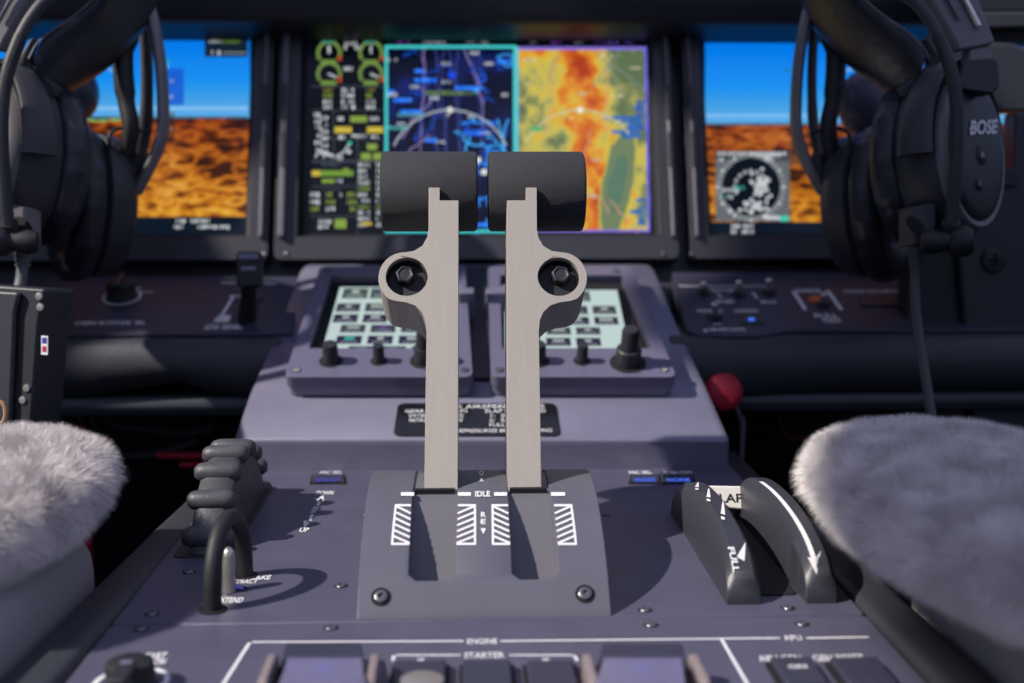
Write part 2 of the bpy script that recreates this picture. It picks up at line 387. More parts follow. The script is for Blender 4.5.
for (x_, y_, n_) in ((393,100,6), (415,80,7), (400,112,7), (455,88,9), (465,133,8), (425,140,4), (386,92,3), (497,62,4), (415,71,3), (490,215,6), (470,225,7)):
    r.rect(x_, y_-2, x_+n_*3, y_+2, BL); r.dash(x_, y_, n_, (60,140,240), 3)
for k in range(16): wig(random.uniform(388, 508), random.uniform(55, 140), 6, random.uniform(-4, 4), random.uniform(-3, 4), (16,60,150), 1.4, 4)
for k in range(9): wig(random.uniform(455, 508), random.uniform(118, 215), 9, random.uniform(-3, 3), random.uniform(-2, 5), (40,130,240), 1.7, 4)
r.a[mx] = r.a[mx]*np.array([1.0, 1.08, 1.12])+np.array([0, 3, 10])
for (x_, y_) in ((388,60), (410,87), (442,64), (470,53), (442,82), (430,98), (397,124), (482,133), (436,142), (502,95), (484,64), (440,115), (468,117), (388,95)): r.dash(x_, y_, 3, (190,200,210), 3.4)
r.rect(424, 91, 476, 95, (70,100,60), .8); r.dash(426, 93, 12, (120,150,90), 3)
r.disc(452, 75, 4, (20,70,220)); r.disc(482, 78, 4.5, (30,90,220)); r.disc(482, 78, 2.5, (6,20,80)); r.rect(474, 88, 478, 92, BL2)
r.line([(498,56), (505,66), (512,66), (512,55), (503,54), (498,58)], BL2, 1.4)
r.ring(450, 172, 62, 1.8, (165,175,185), 25, 155); r.disc(450, 110, 3, (225,225,225)); r.dash(388, 128, 6, (90,190,190), 4)
r.rect(397, 113, 425, 117, (90,170,190), .7)
for (x_, y_) in ((478,160), (484,172), (500,190), (498,205)): r.disc(x_, y_, 3, random.choice([(200,60,200), (230,230,230), (60,200,120)]))
for q in ((385,45,516,48.5), (385,45,388,233), (385,230,516,233), (513.5,45,516,233)): r.rect(*q, (70,205,205))
r.rect(386, 228.6, 475, 230, (140,120,220)); r.dash(397, 42, 4, (150,60,200), 3)
for x_ in (423, 430, 437, 466, 480, 530, 552, 575, 595): r.dash(x_, 42, 3, (160,160,180) if x_ not in (552, 595) else (150,60,200), 3)
for x_ in (606, 622): r.dash(x_, 42, 4, (120,90,210), 3)
# terrain map
mt = (r.X > 517) & (r.X < 644+ (r.Y-45)*.02) & (r.Y > 48) & (r.Y < 231)
ridge = 578 + (r.Y-48)*.16 + (fbm(r.Y, r.Y*0, .03, 3, 5)-.5)*20
n1 = fbm(r.X, r.Y, .045, 5, 6); n3 = fbm(r.X+20, r.Y, .1, 3, 9)
e = .46*np.exp(-((r.X-ridge)/24)**2) + .85*(n1-.5) + .55*(n3-.5) + .25 + .14*np.exp(-((r.X-535)/14)**2)*(r.Y < 140)
e = e + .22*np.exp(-((r.X-600)/30)**2-((r.Y-205)/22)**2) - .36*np.exp(-((r.X-632)/16)**2-((r.Y-62)/26)**2)
lake = ((r.X-(627-(r.Y-130)*.17)) / 15)**2 + ((r.Y-183)/52)**2 + (n1-.5)*1.0; lake2 = lake < 1
c = ramp(e, [(.02, (92,112,78)), (.18, (134,140,82)), (.29, (182,174,92)), (.44, (208,186,74)), (.58, (222,164,50)), (.74, (212,112,32)), (1.0, (172,58,20))])
r.a[mt] = c[mt]; r.a[mt & lake2] = (110,128,92)
r.a[mt & (lake >= 1) & (lake < 1.25)] = (190,180,72)
r.a[mt & lake2 & (lake < .35)] = (88,120,98)
PK = (205,150,120)
for (x_, y_, n_, sx, sy) in ((556,62,13,-.6,6), (603,50,10,.4,8), (590,130,12,-1,8), (575,175,8,5,4), (610,200,7,4,4)): wig(x_, y_, n_, sx, sy, PK, 1.2, 2.5)
for (x_, y_, n_, sx, sy) in ((598,55,7,4,5), (620,52,6,-4,5), (590,48,9,5,4), (560,55,5,-3,5)): wig(x_, y_, n_, sx, sy, (130,140,130), 1.2, 2)
for (x_, y_, n_) in ((605,118,11), (622,122,7), (628,128,6), (612,132,9), (622,136,6), (634,108,3), (636,200,3), (630,212,4), (638,222,2), (628,126,5)): r.rect(x_, y_-2.0, min(x_+n_*3, 645), y_+2.0, (20,80,190), .6); r.dash(x_, y_, min(n_, int((643-x_)/3.3)), (40,120,225), 3.4)
r.rect(636, 100, 645, 118, (28,70,190), .6); r.rect(638, 205, 646, 226, (28,90,180), .6)
r.ring(580, 172, 62, 1.8, (196,196,150), 38, 152); r.disc(580, 110, 3, (235,235,215)); r.rect(530, 127, 543, 131, (80,170,110))
for (x_, y_) in ((523,60), (600,56), (578,94), (612,96), (630,68), (588,160), (560,118), (600,118), (586,196), (524,83)): r.dash(x_, y_, 4, (220,210,170), 3)
for q in ((516,47,646,49.5), (516,47,518,232), (516,229.5,650,232)): r.rect(*q, (130,110,215))
r.rect(516, 47, 518.5, 232, (110,190,215)); r.put((abs(r.X-(645.5+(r.Y-45)*.02)) < 1.3) & (r.Y > 47) & (r.Y < 232), (110,105,225))
r.build('screen', DSP, .001, tC)
# small oval badge on the top bezel
u, v = DSP.px(482, 15); MB().prism(DSP, [(u+a*3.4, v+b) for a, b in circ(0, 0, .0065, 28)], .008, .0088).build('badge', 'dark', tC)
# ---- left
tL = display('left landscape display with blue sky and desert horizon, behind the left headset', -90, 273, -68, 248)
r = Ras(-70, 36, 250, 236); synth(r, -70, 248, 118, 217, 1)
r.rect(-70, 217, 250, 236, (6,20,34)); r.rect(205, 37, 248, 57, (20,34,50)); r.dash(209, 41, 5); r.dash(222, 41, 6, (110,150,50)); r.dash(208, 53, 4); r.rect(222, 52, 246, 53.5, W_, .6)
r.rect(160, 68, 184, 105, (20,80,200), .75); r.dash(154, 61, 5, (60,190,150)); r.dash(155, 67, 4, W_, 3)
for k in range(8): r.dash(161+(k % 2)*6, 73+k*8, 2 if k % 2 else 1, W_, 3)
r.rect(160, 112, 175, 140, (40,40,40), .4); r.dash(153, 145, 2); r.dash(152, 149, 4, (60,200,180))
for k in range(4): r.dash(78, 58+k*9, 2)
r.ring(82, 118, 56, 1.6, (150,190,230), 50, 120); r.dash(74, 56, 4, W_, 5); r.line([(70,116), (96,121), (130,119)], (90,220,120), 1.2)
r.dash(176, 221, 3); r.dash(191, 221, 6); r.dash(174, 227, 3); r.dash(191, 227, 12)
r.build('screen', DSP, .001, tL)
# ---- right
tR = display('right landscape display with round traffic inset, behind the right headset', 684, 1074, 707, 1050)
r = Ras(705, 42, 1050, 236); synth(r, 705, 1050, 125, 223, 4)
r.rect(705, 222, 1050, 236, (6,20,34)); r.rect(716, 151, 790, 221, (98,104,108)); r.rect(716, 151, 790, 161, (60,66,72), .8)
for k in range(14): r.rect(718+k*5, 152, 721+k*5, 155, (200,205,210))
r.dash(755, 155, 8); r.dash(755, 159, 6); r.dash(718, 160, 2)
for k in range(36):
    a = k*math.pi/18; r.disc(751+33*math.cos(a), 187+33*math.sin(a), 1.1 if k % 3 else 1.9, (190,195,200))
r.disc(751, 187, 29.5, (4,14,24)); r.ring(751, 187, 30, 1, (150,156,160))
for k in range(9): a = R(200-k*22); r.disc(751+16*math.cos(a), 187-16*math.sin(a), 2, (165,170,175))
for k in range(34): r.disc(762+random.gauss(0, 5), 185+random.gauss(0, 6), 1.8, (200,204,208))
for k in range(26): r.disc(758+random.gauss(0, 6), 205+random.gauss(0, 4), 1.8, (195,200,205))
r.dash(723, 190, 5); r.dash(735, 188, 3, (70,200,180), 4); r.dash(720, 196, 3, (70,200,180), 4); r.dash(727, 197, 2)
r.disc(751, 212, 2.5, W_); r.disc(730, 211, 2, W_); r.rect(764, 216, 780, 220, (200,200,205)); r.rect(780, 216, 789, 221, (70,200,180))
r.dash(731, 226, 3); r.dash(742, 226, 4); r.dash(731, 232, 3); r.dash(742, 232, 4)
r.disc(788, 70, 2, (20,120,120)); r.ring(862, 118, 50, 1.6, (150,190,230), 60, 130); r.rect(790, 140, 800, 165, (60,50,50), .5); r.dash(797, 143, 2); r.dash(797, 154, 2)
r.build('screen', DSP, .001, tR)

# ================================================================== LEDGES LEFT AND RIGHT
def ledge(name, label, top, front, frame=LED):
    t = thing(name, label, 'panel', LED.pt(*LED.px((top[0][0]+top[1][0])/2, 335)))
    pts = LED.pxs(top)
    MB().prism(LED, pts, -.02, 0).build('face_plate', 'ledge', t, bevel=.0008)
    # padded roll under the plate: profile swept in x
    return t
tg = ledge('side_ledge', 'left ledge panel with one round knob beside the gear lever', [(-60,336), (292,333), (302,282), (296,276), (-60,276)], None)
tt = ledge('side_ledge', 'right ledge panel with metal toggle switches and orange mark', [(672,272), (1090,272), (1090,330), (795,330), (755,336), (700,335), (686,330)], None)
pad = lambda name, x0, x1, lab, par: None
def roll(parent, xs, dz, m='ledge_l'):
    loops = []
    for i, x in enumerate(xs):
        o = dz[i]; prof = [(.799,.890), (.794,.886), (.790,.874), (.792,.860-o), (.800,.852-o), (.84,.850-o), (.86,.87), (.84,.894)]
        loops.append([V3((x, y, z)) for y, z in prof])
    return MB().loft(loops).build('padded_edge', m, parent, smooth=60, bevel=.002)
roll(tg, [-.50, -.26, -.235, -.20, -.18, -.13], [0, 0, -.004, -.009, -.003, .006])
roll(tt, [.13, .17, .22, .26, .50], [.008, .006, .002, 0, 0])
def roll2(parent, x0, x1):
    prof = [(.800,.851), (.797,.845), (.800,.838), (.83,.832), (.90,.84), (.90,.852)]
    return MB().loft([[V3((x, y, z)) for y, z in prof] for x in (x0, x1)]).build('lower_trim', 'footm', parent, smooth=60, bevel=.002)
roll2(tg, -.50, -.14); roll2(tt, .14, .50)
mb = MB()
n_ = .0003
text_px(mb, LED, 'CABIN ALTITUDE  SEL', 110, 323, 3.5, n_, wpx=70); 
mb.build('lettering', 'white', tg, smooth=0); mb = MB()
u, v = LED.px(122, 297)
mb.prism(LED, [(u+a, v+b) for a, b in circ(0, 0, .0135)], n_, n_+.0001, [circ(u, v, .012)])
line_px(mb, LED, [(140,292), (152,292)], 2.2, n_); line_px(mb, LED, [(133,288), (141,288)], 2, n_); mb.build('knob_scale', 'white', tg, smooth=0); mb = MB(); line_px(mb, LED, [(222,283), (236,283)], 2.2, n_); line_px(mb, LED, [(259,283), (275,284)], 2.2, n_)
line_px(mb, LED, [(219,320), (233,297)], 3.2, n_); line_px(mb, LED, [(230,296), (240,296)], 2.5, n_); mb.poly(LED, LED.pxs([(213,322), (229,322), (231,315), (219,315)], n_), n_)
text_px(mb, LED, 'LDG GEAR', 222, 327, 4.5, n_, wpx=34, bold=.03); line_px(mb, LED, [(237,328), (240,328)], 4, n_)
mb.build('lettering', 'white', tg, smooth=0)
def knob(parent, F, px, py, r, h, m='black', n=0, name='knob', r2=None, h2=0, sk=None):
    u, v = F.px(px, py, n); O = F.pt(u, v, n)
    prof = [(r*1.02, 0), (r*1.02, h*.12), (r*.96, h*.2), (r*.92, h*.93), (r*.82, h), (0.0001, h)]
    if r2: prof = [(r, 0), (r, h*.92), (r*.9, h), (r2*1.02, h), (r2*.98, h+h2*.9), (r2*.85, h+h2), (.0001, h+h2)]
    if sk: MB().lathe(O, F.N, [(r*sk, -.0002), (r*sk, .0003)], 24).build('knob_recess', 'pit', parent)
    return MB().lathe(O, F.N, prof, 24).build(name, m, parent, smooth=40)
kk = knob(tg, LED, 122, 296, .0105, .011, 'black'); 
u, v = LED.px(122, 296); MB().prism(LED, rect(u-.0015, v-.010, u+.0015, v+.010), .011, .0135).build('pointer', 'dark', kk, bevel=.0006)
MB().lathe(LED.pt(*LED.px(261, 300)), LED.N, [(.002,0), (.002,.0006)], 16).build('screw', 'pit', tg)
# gear lever
gl = thing('gear_lever', 'black landing gear lever standing at the left of the grey housing', 'lever', LED.pt(*LED.px(248, 322)))
b0 = LED.pt(*LED.px(246, 320)); a0 = D(250, 278, .80); 
MB().tube([b0, b0*.5+a0*.5, a0], [.006, .005, .005], 14).build('stalk', 'black', gl)
lg = MB()
Fg = Fr(D(250, 266, .795), (1,0,0), (0,.2,.98), (0,-.98,.2))
MB().prism(Fg, rp(rect(-.008, -.014, .008, .009), .003), -.006, .006).build('grip', 'black', gl, bevel=.001)
MB().prism(Fg, rp(rect(-.0065, .004, .0065, .0075), .001), .006, .0066).build('grip_cap', 'hous', gl)
MB().prism(Fg, rp(rect(-.005, -.004, .005, -.001), .001), .006, .0068).build('latch', 'screwm', gl, bevel=.0003)
MB().prism(LED, rp([LED.px(240, 322), LED.px(256, 322), LED.px(259, 300), LED.px(244, 300)][::1], .002), .0002, .0006).build('slot', 'pit', gl)
# right toggles
def toggle(px_, pyb, pyt, parent=tt, w=.0024):
    u, v = LED.px(px_, pyb); O = LED.pt(u, v)
    nut = MB().lathe(O, LED.N, [(.0055,0), (.0055,.0015), (.004,.002), (.004,.003)], 6).build('toggle_switch', 'dark', parent)
    d = LED.N; p1 = D(px_, pyt, (O-CAM).dot(FWD)-.006)
    MB().tube([O, O.lerp(p1, .6), p1, p1+(p1-O).normalized()*.001], [w*.7, w*.85, w, w*.6], 12).build('bat_handle', 'steel', nut)
for q in ((704,293,283), (739,295,282), (769,293,280), (715,318,304), (824,305,294)): toggle(*q)
mb = MB()
line_px(mb, LED, [(680,286), (772,286)], 1.6, n_)
text_px(mb, LED, 'ANTI ICE', 722, 290.5, 2.6, n_, wpx=26); text_px(mb, LED, 'MANUAL', 769, 302, 3, n_, wpx=16); text_px(mb, LED, 'PROBES', 725, 301.5, 3, n_, wpx=18)
line_px(mb, LED, [(718,294), (721,297)], 2, n_); line_px(mb, LED, [(753,293), (757,298)], 2, n_)
text_px(mb, LED, 'WINDSHIELD', 710, 311, 3, n_, wpx=26); text_px(mb, LED, 'LANDING', 746, 311, 3, n_, wpx=24); line_px(mb, LED, [(714,324), (721,324)], 1.6, n_)
text_px(mb, LED, 'CABIN PRESS CONTROL', 727, 329.5, 3, n_, wpx=38); line_px(mb, LED, [(705,330), (706,331)], 3, n_)
line_px(mb, LED, [(794,292), (805,309)], 4, n_); line_px(mb, LED, [(828,291), (841,309)], 4, n_); text_px(mb, LED, 'EMER', 809, 291, 3.5, n_, wpx=26)
text_px(mb, LED, 'PULL', 826, 316, 4, n_, wpx=24, bold=.04); text_px(mb, LED, 'TEST', 832, 321, 4, n_, wpx=20, bold=.04)
text_px(mb, LED, 'STANDBY INSTRUMENTS', 872, 291.5, 2.6, n_, wpx=56); text_px(mb, LED, 'DISPLAY', 877, 302.5, 3, n_, wpx=26)
mb.build('lettering', 'white', tt, smooth=0)
MB().prism(LED, rp(LED.pxs([(808,303), (822,303), (820,297), (810,297)]), .002), .0002, .001).build('orange_mark', 'orange', tt)
MB().prism(LED, LED.pxs([(740,324), (765,324), (760,314), (737,314)]), .0, .0008, ).build('indicator_button', 'dark', tt, bevel=.0003)
MB().prism(LED, rp(LED.pxs([(748,322), (755,322), (754,319), (748,319)]), .001), .0008, .0011).build('indicator_lamp', 'blue', tt)
MB().prism(LED, rp(LED.pxs([(860,307), (905,307), (900,298), (858,298)]), .002), .0, .0012).build('display_pad', 'dark', tt, bevel=.0003)

# ================================================================== CENTRE HOUSING
th = thing('console_housing', 'grey lilac metal console housing sloping up to the centre display', 'console', (0, .70, .82))
outline = [(233,441), (250,392), (279,326), (300,270), (305,264), (650,264), (655,270), (678,326), (706,385), (731,441)]
op = HOU.pxs(outline); op = rp(op, .004, 3)
def shrink(P, k):
    cx_ = sum(p[0] for p in P)/len(P); cy_ = sum(p[1] for p in P)/len(P); return [(cx_+(u-cx_)*(1-k), cy_+(v-cy_)*(1-k)) for u, v in P]
MB().loft([[HOU.pt(u, v, n) if n > -.05 else V3((HOU.pt(u, v, 0).x, HOU.pt(u, v, 0).y, .80)) for u, v in (shrink(op, k) if k else op)] for n, k in ((-.06, 0), (-.004, 0), (-.0012, .002), (0, .01))]).build('shell', 'hous', th, smooth=50)
# raised pad below each controller
def mcdu(label, xbl, xbr, xtl, xtr, yb, yt, kn, scr, rec, seed):
    t = thing('touch_controller', label, 'controller', HOU.pt(*HOU.px((xbl+xbr)/2, yb)))
    pts = rp(HOU.pxs([(xbl, yb), (xbr, yb), (xtr, yt), (xtl, yt)], .016), .006)
    hole = HOU.pxs(rec, .016)
    MB().prism(HOU, pts, .0075, .016, [hole]).build('bezel', 'mcdu', t, bevel=.001)
    MB().prism(HOU, shrink(pts, .02), .0, .0077).build('mounting_plate', 'hous', t, bevel=.001)
    MB().prism(HOU, shrink(hole, -.01), .0078, .0095).build('screen_surround', 'pit', t)
    # glowing key screen
    x0 = min(p[0] for p in scr)-1; x1 = max(p[0] for p in scr)+1; y0 = min(p[1] for p in scr); y1 = max(p[1] for p in scr)
    rr = Ras(x0, y0, x1, y1, 2.2, (188,208,205))
    # row by row, following the slanted sides
    (ax, ay), (bx_, by), (cx_, cy_), (dx_, dy) = scr   # tl, tr, br, bl
    S = (rr.Y-y0)/(y1-y0); Lx = ax+(dx_-ax)*S; Rx = bx_+(cx_-bx_)*S; U_ = (rr.X-Lx)/(Rx-Lx)
    DK = (44,48,62)
    def key(u0, v0, u1, v1, c=DK, c2=(190,200,190)):
        m = (U_ >= u0) & (U_ < u1) & (S >= v0) & (S < v1); rr.put(m, c)
        uu = (u0+u1)/2; w = (u1-u0); a = random.uniform(.12, .28)
        rr.put((abs(U_-uu) < w*a) & (S > v0+.02) & (S < v0+(v1-v0)*.5), c2, .8); rr.put((abs(U_-uu) < w*.34) & (S > v1-(v1-v0)*.34) & (S < v1-.02), (170,175,180), .55)
    for row in range(6):
        v0 = [.02, .26, .43, .60, .77, .94][row]; v1 = [.18, .39, .56, .72, .90, 1.0][row]
        for cc in range(4):
            u0 = [.04, .02, .02, .10, .09, .20][row]+cc*.245; u1 = u0+(.20 if row else .22)
            if row == 0 and cc == 3: continue
            if u1 > 1.02: continue
            key(u0, v0, u1, v1, (70,88,84) if row == 0 else (40,38,62) if row in (2,4) else (58,60,72), random.choice([(190,200,190)]*6+[(60,200,180), (120,80,180)]))
    m = (U_ < 0) | (U_ > 1); rr.a[m] = (2,4,6)
    rr.build('screen', HOU, .0097, t)
    for kx, ky, kr, kh, k2, kh2 in kn: knob(t, HOU, kx, ky, kr, kh, 'dark', .016, r2=k2, h2=kh2, sk=1.45)
    return t
m1 = mcdu('left touch controller with key screen and three knobs on the grey housing', 284, 473, 320, 465, 377, 266,
     ((331,361,.0052,.013,None,0), (379,361,.0038,.012,None,0), (424,361,.0062,.011,.0045,.011)),
     [(340,287), (452,287), (452,350), (322,350)], [(309,348), (458,348), (454,275), (331,275)], 0)
m2 = mcdu('right touch controller with key screen and tall double knob on the grey housing', 491, 677, 488, 632, 377, 266,
     ((538,361,.0052,.013,None,0), (582,361,.0038,.012,None,0), (628,363,.0080,.0115,.0055,.014)),
     [(505,290), (617,290), (630,352), (505,352)], [(502,348), (652,348), (622,275), (500,275)], 1)
for o, L in ((m1, ((297,374), (465,374), (328,270))), (m2, ((500,374), (665,374), (616,270)))):
    for x_, y_ in L: screw(o, HOU, x_, y_-4 if y_ > 300 else y_+1, .0028, .016, 'steel' if x_ in (297, 665) else 'screwm')
MB().prism(HOU, HOU.pxs([(474,380), (490,380), (487,268), (466,268)], .001), .0, .003).build('centre_groove', 'dark', th)
for xs in ((458,474), (486,508)):
    pp = smoothpath([(xs[0], 282, 0), ((xs[0]+xs[1])/2, 287, 0), (xs[1], 287, 0)] if xs[0] < 480 else [(xs[0], 287, 0), ((xs[0]+xs[1])/2, 287, 0), (xs[1], 282, 0)], 4)
    MB().prism(HOU, [HOU.px(p.x, p.y, .024) for p in pp]+[HOU.px(xs[1], 293, .024), HOU.px(xs[0], 293, .024)], .003, .024).build('pull_tab', 'hous', th, bevel=.0008)
# placard
pl = MB().prism(HOU, rp(HOU.pxs([(393,437), (561,437), (556,404), (398,404)]), .005), 0, .0009).build('placard', 'placard', th, bevel=.0004)
mb = MB(); n_ = .0011
text_px(mb, HOU, 'MAX AIRSPEED LIMITS', 492, 406.5, 3.50, n_, .002, wpx=104, )
text_px(mb, HOU, 'GEAR OPERATING', 405, 411.3, 3.19, n_, .002, 'LEFT', wpx=62); text_px(mb, HOU, 'FLAP EXTENDED', 485, 411.3, 3.19, n_, .002, 'LEFT', wpx=60)
text_px(mb, HOU, 'EXTEND   200 KIAS', 409, 415.8, 3.04, n_, .002, 'LEFT', wpx=54); text_px(mb, HOU, '1:  200 KIAS', 489, 415.8, 3.04, n_, .002, 'LEFT', wpx=44)
text_px(mb, HOU, 'RETRACT  180 KIAS', 409, 420.4, 3.04, n_, .002, 'LEFT', wpx=53); text_px(mb, HOU, '2:  200 KIAS', 489, 420.4, 3.04, n_, .002, 'LEFT', wpx=44)
text_px(mb, HOU, 'FULL:  175 KIAS', 489, 425, 3.04, n_, .002, 'LEFT', wpx=50)
text_px(mb, HOU, 'DEPRESSURIZE BEFORE LANDING', 504, 430.6, 3.19, n_, .002, wpx=96)
mb.build('lettering', 'white', pl, smooth=0)
# ================================================================== PEDESTAL
tp = thing('centre_pedestal', 'dark blue grey centre pedestal between the two seats', 'pedestal', (0, .5, .30))
MB().prism(Fr((0,0,0), (0,1,0), (0,0,1), (1,0,0)), [(.16,.31), (.76,.31), (.76,ZP-.004), (.16,ZP-.004)], -.150, .168).build('body', 'dark', tp)
up = PED.pxs([(111,621), (851,617), (790,545), (741,474), (728,466), (263,466)]); 
up = [(up[0][0], up[0][1]), (up[1][0], up[0][1]+.0), (.150, up[2][1]), (.143, .235), (.14, .25), (-.131, .25)]
yS = PED.px(480, 620)[1]; 
upL = [(-.1475, yS+.0006), (.153, yS+.0006), (.153, .25), (-.1475, .25)]
MB().prism(PED, rp(upL, .002, 2), -.01, 0).build('upper_panel', 'ped', tp, bevel=.0008)
MB().prism(PED, rp([(-.1475, -.34), (.153, -.34), (.153, yS-.0006), (-.1475, yS-.0006)], .002, 2), -.01, 0).build('lower_panel', 'ped', tp, bevel=.0008)
# padded side rails
def rail(x, x2):
    a = .011
    pts = [V3((x, .16, ZP-.002)), V3((x, .40, ZP-.001)), V3((x2, .60, ZP-.006)), V3((x2, .70, ZP-.012))]
    mb = MB(); loops = []
    for p in pts: loops.append([p+V3((c_[0], 0, c_[1])) for c_ in rp([(-a,-.03), (a,-.03), (a,.004), (-a,.004)], .006, 4)])
    return mb.loft(loops).build('side_rail', 'rail', tp, smooth=60)
rail(-.1595, -.1555); rail(.1655, .1635)
mb = MB(); nn_ = .0003
line_px(mb, PED, [(250,642), (462,641)], 3.4, nn_); line_px(mb, PED, [(502,641), (778,638)], 3.4, nn_); line_px(mb, PED, [(808,638), (867,637)], 3.4, nn_)
line_px(mb, PED, [(250,642), (218,692)], 3.4, nn_); line_px(mb, PED, [(722,640), (752,692)], 3.4, nn_)
line_px(mb, PED, [(393,660), (394,655), (459,655)], 3.2, nn_); line_px(mb, PED, [(511,655), (574,655), (577,660)], 3.2, nn_)
text_px(mb, PED, 'ENGINE', 482, 641.5, 5.2, nn_, .012, wpx=30); text_px(mb, PED, 'STARTER', 484, 655.5, 5.6, nn_, .012, wpx=40)
text_px(mb, PED, 'APU', 793, 638, 5.2, nn_, .012, wpx=18); text_px(mb, PED, 'APU GEN', 781, 658.5, 6, nn_, .012, wpx=44); text_px(mb, PED, 'GEN RESET', 839, 658, 6, nn_, .012, wpx=52)
text_px(mb, PED, 'START', 153, 656, 5.5, nn_, .04, wpx=26); text_px(mb, PED, 'EXT SHDN', 148, 662, 5.5, nn_, .04, wpx=34)
u, v = PED.px(131, 683); mb.prism(PED, circ(u, v, .0132, 32), nn_, nn_+.0001, [circ(u, v, .0112, 32)])
mb.build('lettering', 'white', tp, smooth=0)
# text and arrows on the upper panel
mb = MB()
text_px(mb, PED, 'MIC SEL', 331, 472.5, 2.6, nn_, .01, wpx=22); mb.build('lettering', 'white', tp, smooth=0); mb = MB(); text_px(mb, PED, 'MIC SEL', 640, 472.5, 2.6, nn_, .03, wpx=22); text_px(mb, PED, 'EMER COM', 678, 472.5, 2.6, nn_, .03, wpx=28)
mb.build('lettering', 'white', tp, smooth=0); mb = MB(); text_px(mb, PED, 'DOWN', 325, 493, 3.6, nn_, .03, wpx=17); text_px(mb, PED, 'UP', 304, 530, 4, nn_, .03, wpx=9)
line_px(mb, PED, [(321,499), (318,505)], 3, nn_); mb.poly(PED, PED.pxs([(315.5,501), (324,501.8), (323.5,494)], nn_), nn_)
line_px(mb, PED, [(312,515), (309,522)], 3, nn_); mb.poly(PED, PED.pxs([(303.5,520.5), (312.5,521), (303.8,528)], nn_), nn_)
ang = math.atan2(*(lambda a, b: (b[1]-a[1], b[0]-a[0]))(PED.px(310, 518), PED.px(320, 502)))
u, v = PED.px(315, 509.5, nn_); vs_, fs = text2d('NOSE', .0036, .03, sx=1.35); c_, s_ = math.cos(ang), math.sin(ang)
mb.add([PED.pt(u+a*c_-b*s_, v+a*s_+b*c_, nn_) for a, b in vs_], fs)
mb.build('trim_scale', 'white', tp, smooth=0); mb = MB(); text_px(mb, PED, 'SP. BRAKE', 252, 577.6, 4, nn_, .04, wpx=37); text_px(mb, PED, 'RETRACT', 243, 581.5, 4, nn_, .04, wpx=29); text_px(mb, PED, 'EXTEND', 230, 600.3, 5, nn_, .04, wpx=26)
mb.build('lettering', 'white', tp, smooth=0)
for q in ((189,572), (152,614), (141,629), (341,586), (365,515), (331,628), (606,515), (645,610), (651,625), (788,608), (802,624)):
    screw(tp, PED, *q, .0030 if q[1] > 560 else .0022)
# annunciator windows
for x0, x1, b in ((311,345,'bluedim'), (630,660,'blue'), (663,694,'blue')):
    o = MB().prism(PED, PED.pxs([(x0-1.5,484.5), (x1+1.5,484.5), (x1,475.5), (x0+1,475.5)]), 0, .0006).build('annunciator', 'pit', tp)
    MB().prism(PED, PED.pxs([(x0+1,483.5), (x1-1,483.5), (x1-2,476.5), (x0+2,476.5)]), .0006, .0012).build('cap', 'ledge', o)
    m_ = MB(); text_px(m_, PED, 'HEADSET' if x0 != 663 else 'NORM', (x0+x1)/2, 480, 3.4, .0014, .05, wpx=(x1-x0)*.72); m_.build('glowing_text', b, o, smooth=0)
# engine start switch guards
def guard(xl, xr, label):
    t = thing('switch_guard', label, 'switch guard', PED.pt(*PED.px((xl+xr)/2, 676)))
    MB().prism(PED, rp(PED.pxs([(xl+16,690), (xr-22,690), (xr-26,664), (xl+22,664)]), .002), 0, .008).build('button', 'ledge', t, bevel=.0006)
    m_ = MB(); text_px(m_, PED, 'RUN', (xl+xr)/2-2, 672, 5.5, .0085, .05, wpx=17); m_.build('glowing_text', 'blue', t, smooth=0)
    z = .0125
    a = PED.pxs([(xl+13,688), (xr-22,688), (xr-26,657), (xl+24,657)], z)
    MB().prism(PED, rp(a, .002), z-.0015, z).build('clear_cover', 'glass', t, bevel=.0005)
    bb = PED.pxs([(xl+24,657), (xr-26,657)], z)
    MB().prism(PED, [(bb[0][0], bb[0][1]-.001), (bb[1][0], bb[1][1]-.001), (bb[1][0], bb[1][1]), (bb[0][0], bb[0][1])], .001, z).build('front_lip', 'glass', t)
    for x_, s_ in ((xl+8, 1), (xr-13, -1)):
        u, v = PED.px(x_, 672, .006)
        MB().prism(Fr(PED.pt(u, v, 0), (0,1,0), (0,0,1), (1,0,0)), rp([(-.020,0), (.006,0), (.008,.006), (.004,.0115), (-.020,.0115)], .004), -.0015, .0015).build('hinge_arm', 'pink', t, bevel=.0006)
        MB().prism(PED, rp(rect(u+s_*.0035-.002, v-.016, u+s_*.0035+.002, v+.004), .001), 0, .006).build('hinge_block', 'pit', t)
    m_ = MB(); 
    MB().lathe(PED.pt(*PED.px((xl+xr)/2+10, 656)), (0,0,1), [(.0016,0), (.0016,.003), (.001,.004), (.0001,.0042)], 12).build('guide_pin', 'steel', t)
    return t
guard(264, 388, 'clear flip guard over the glowing left engine switch, left of the starter buttons'); guard(580, 708, 'clear flip guard over the glowing right engine switch, right of the starter buttons')
def button(px0, px1, y0, label, dx=0, legend=None, grp=None):
    P = PED.pxs([(px0-2+dx*0, 695), (px1+2+dx, 695), (px1, y0), (px0, y0)])
    u0 = P[3][0]; u1 = P[2][0]; v1 = P[2][1]
    t = thing('push_button', label, 'button', PED.pt((u0+u1)/2, v1-.012), grp)
    MB().prism(PED, rp(rect(u0, v1-.026, u1, v1), .0015), 0, .0012).build('frame', 'pit', t)
    MB().prism(PED, rp(rect(u0+.0014, v1-.0246, u1-.0014, v1-.0022), .001), .0012, .004).build('cap', 'ledge', t, bevel=.0007)
    if legend:
        m_ = MB(); vs_, fs = text2d(legend, .0042, .04); m_.add([PED.pt((u0+u1)/2+a, v1-.012+b, .0043) for a, b in vs_], fs); m_.build('lettering', 'white', t, smooth=0)
    return t
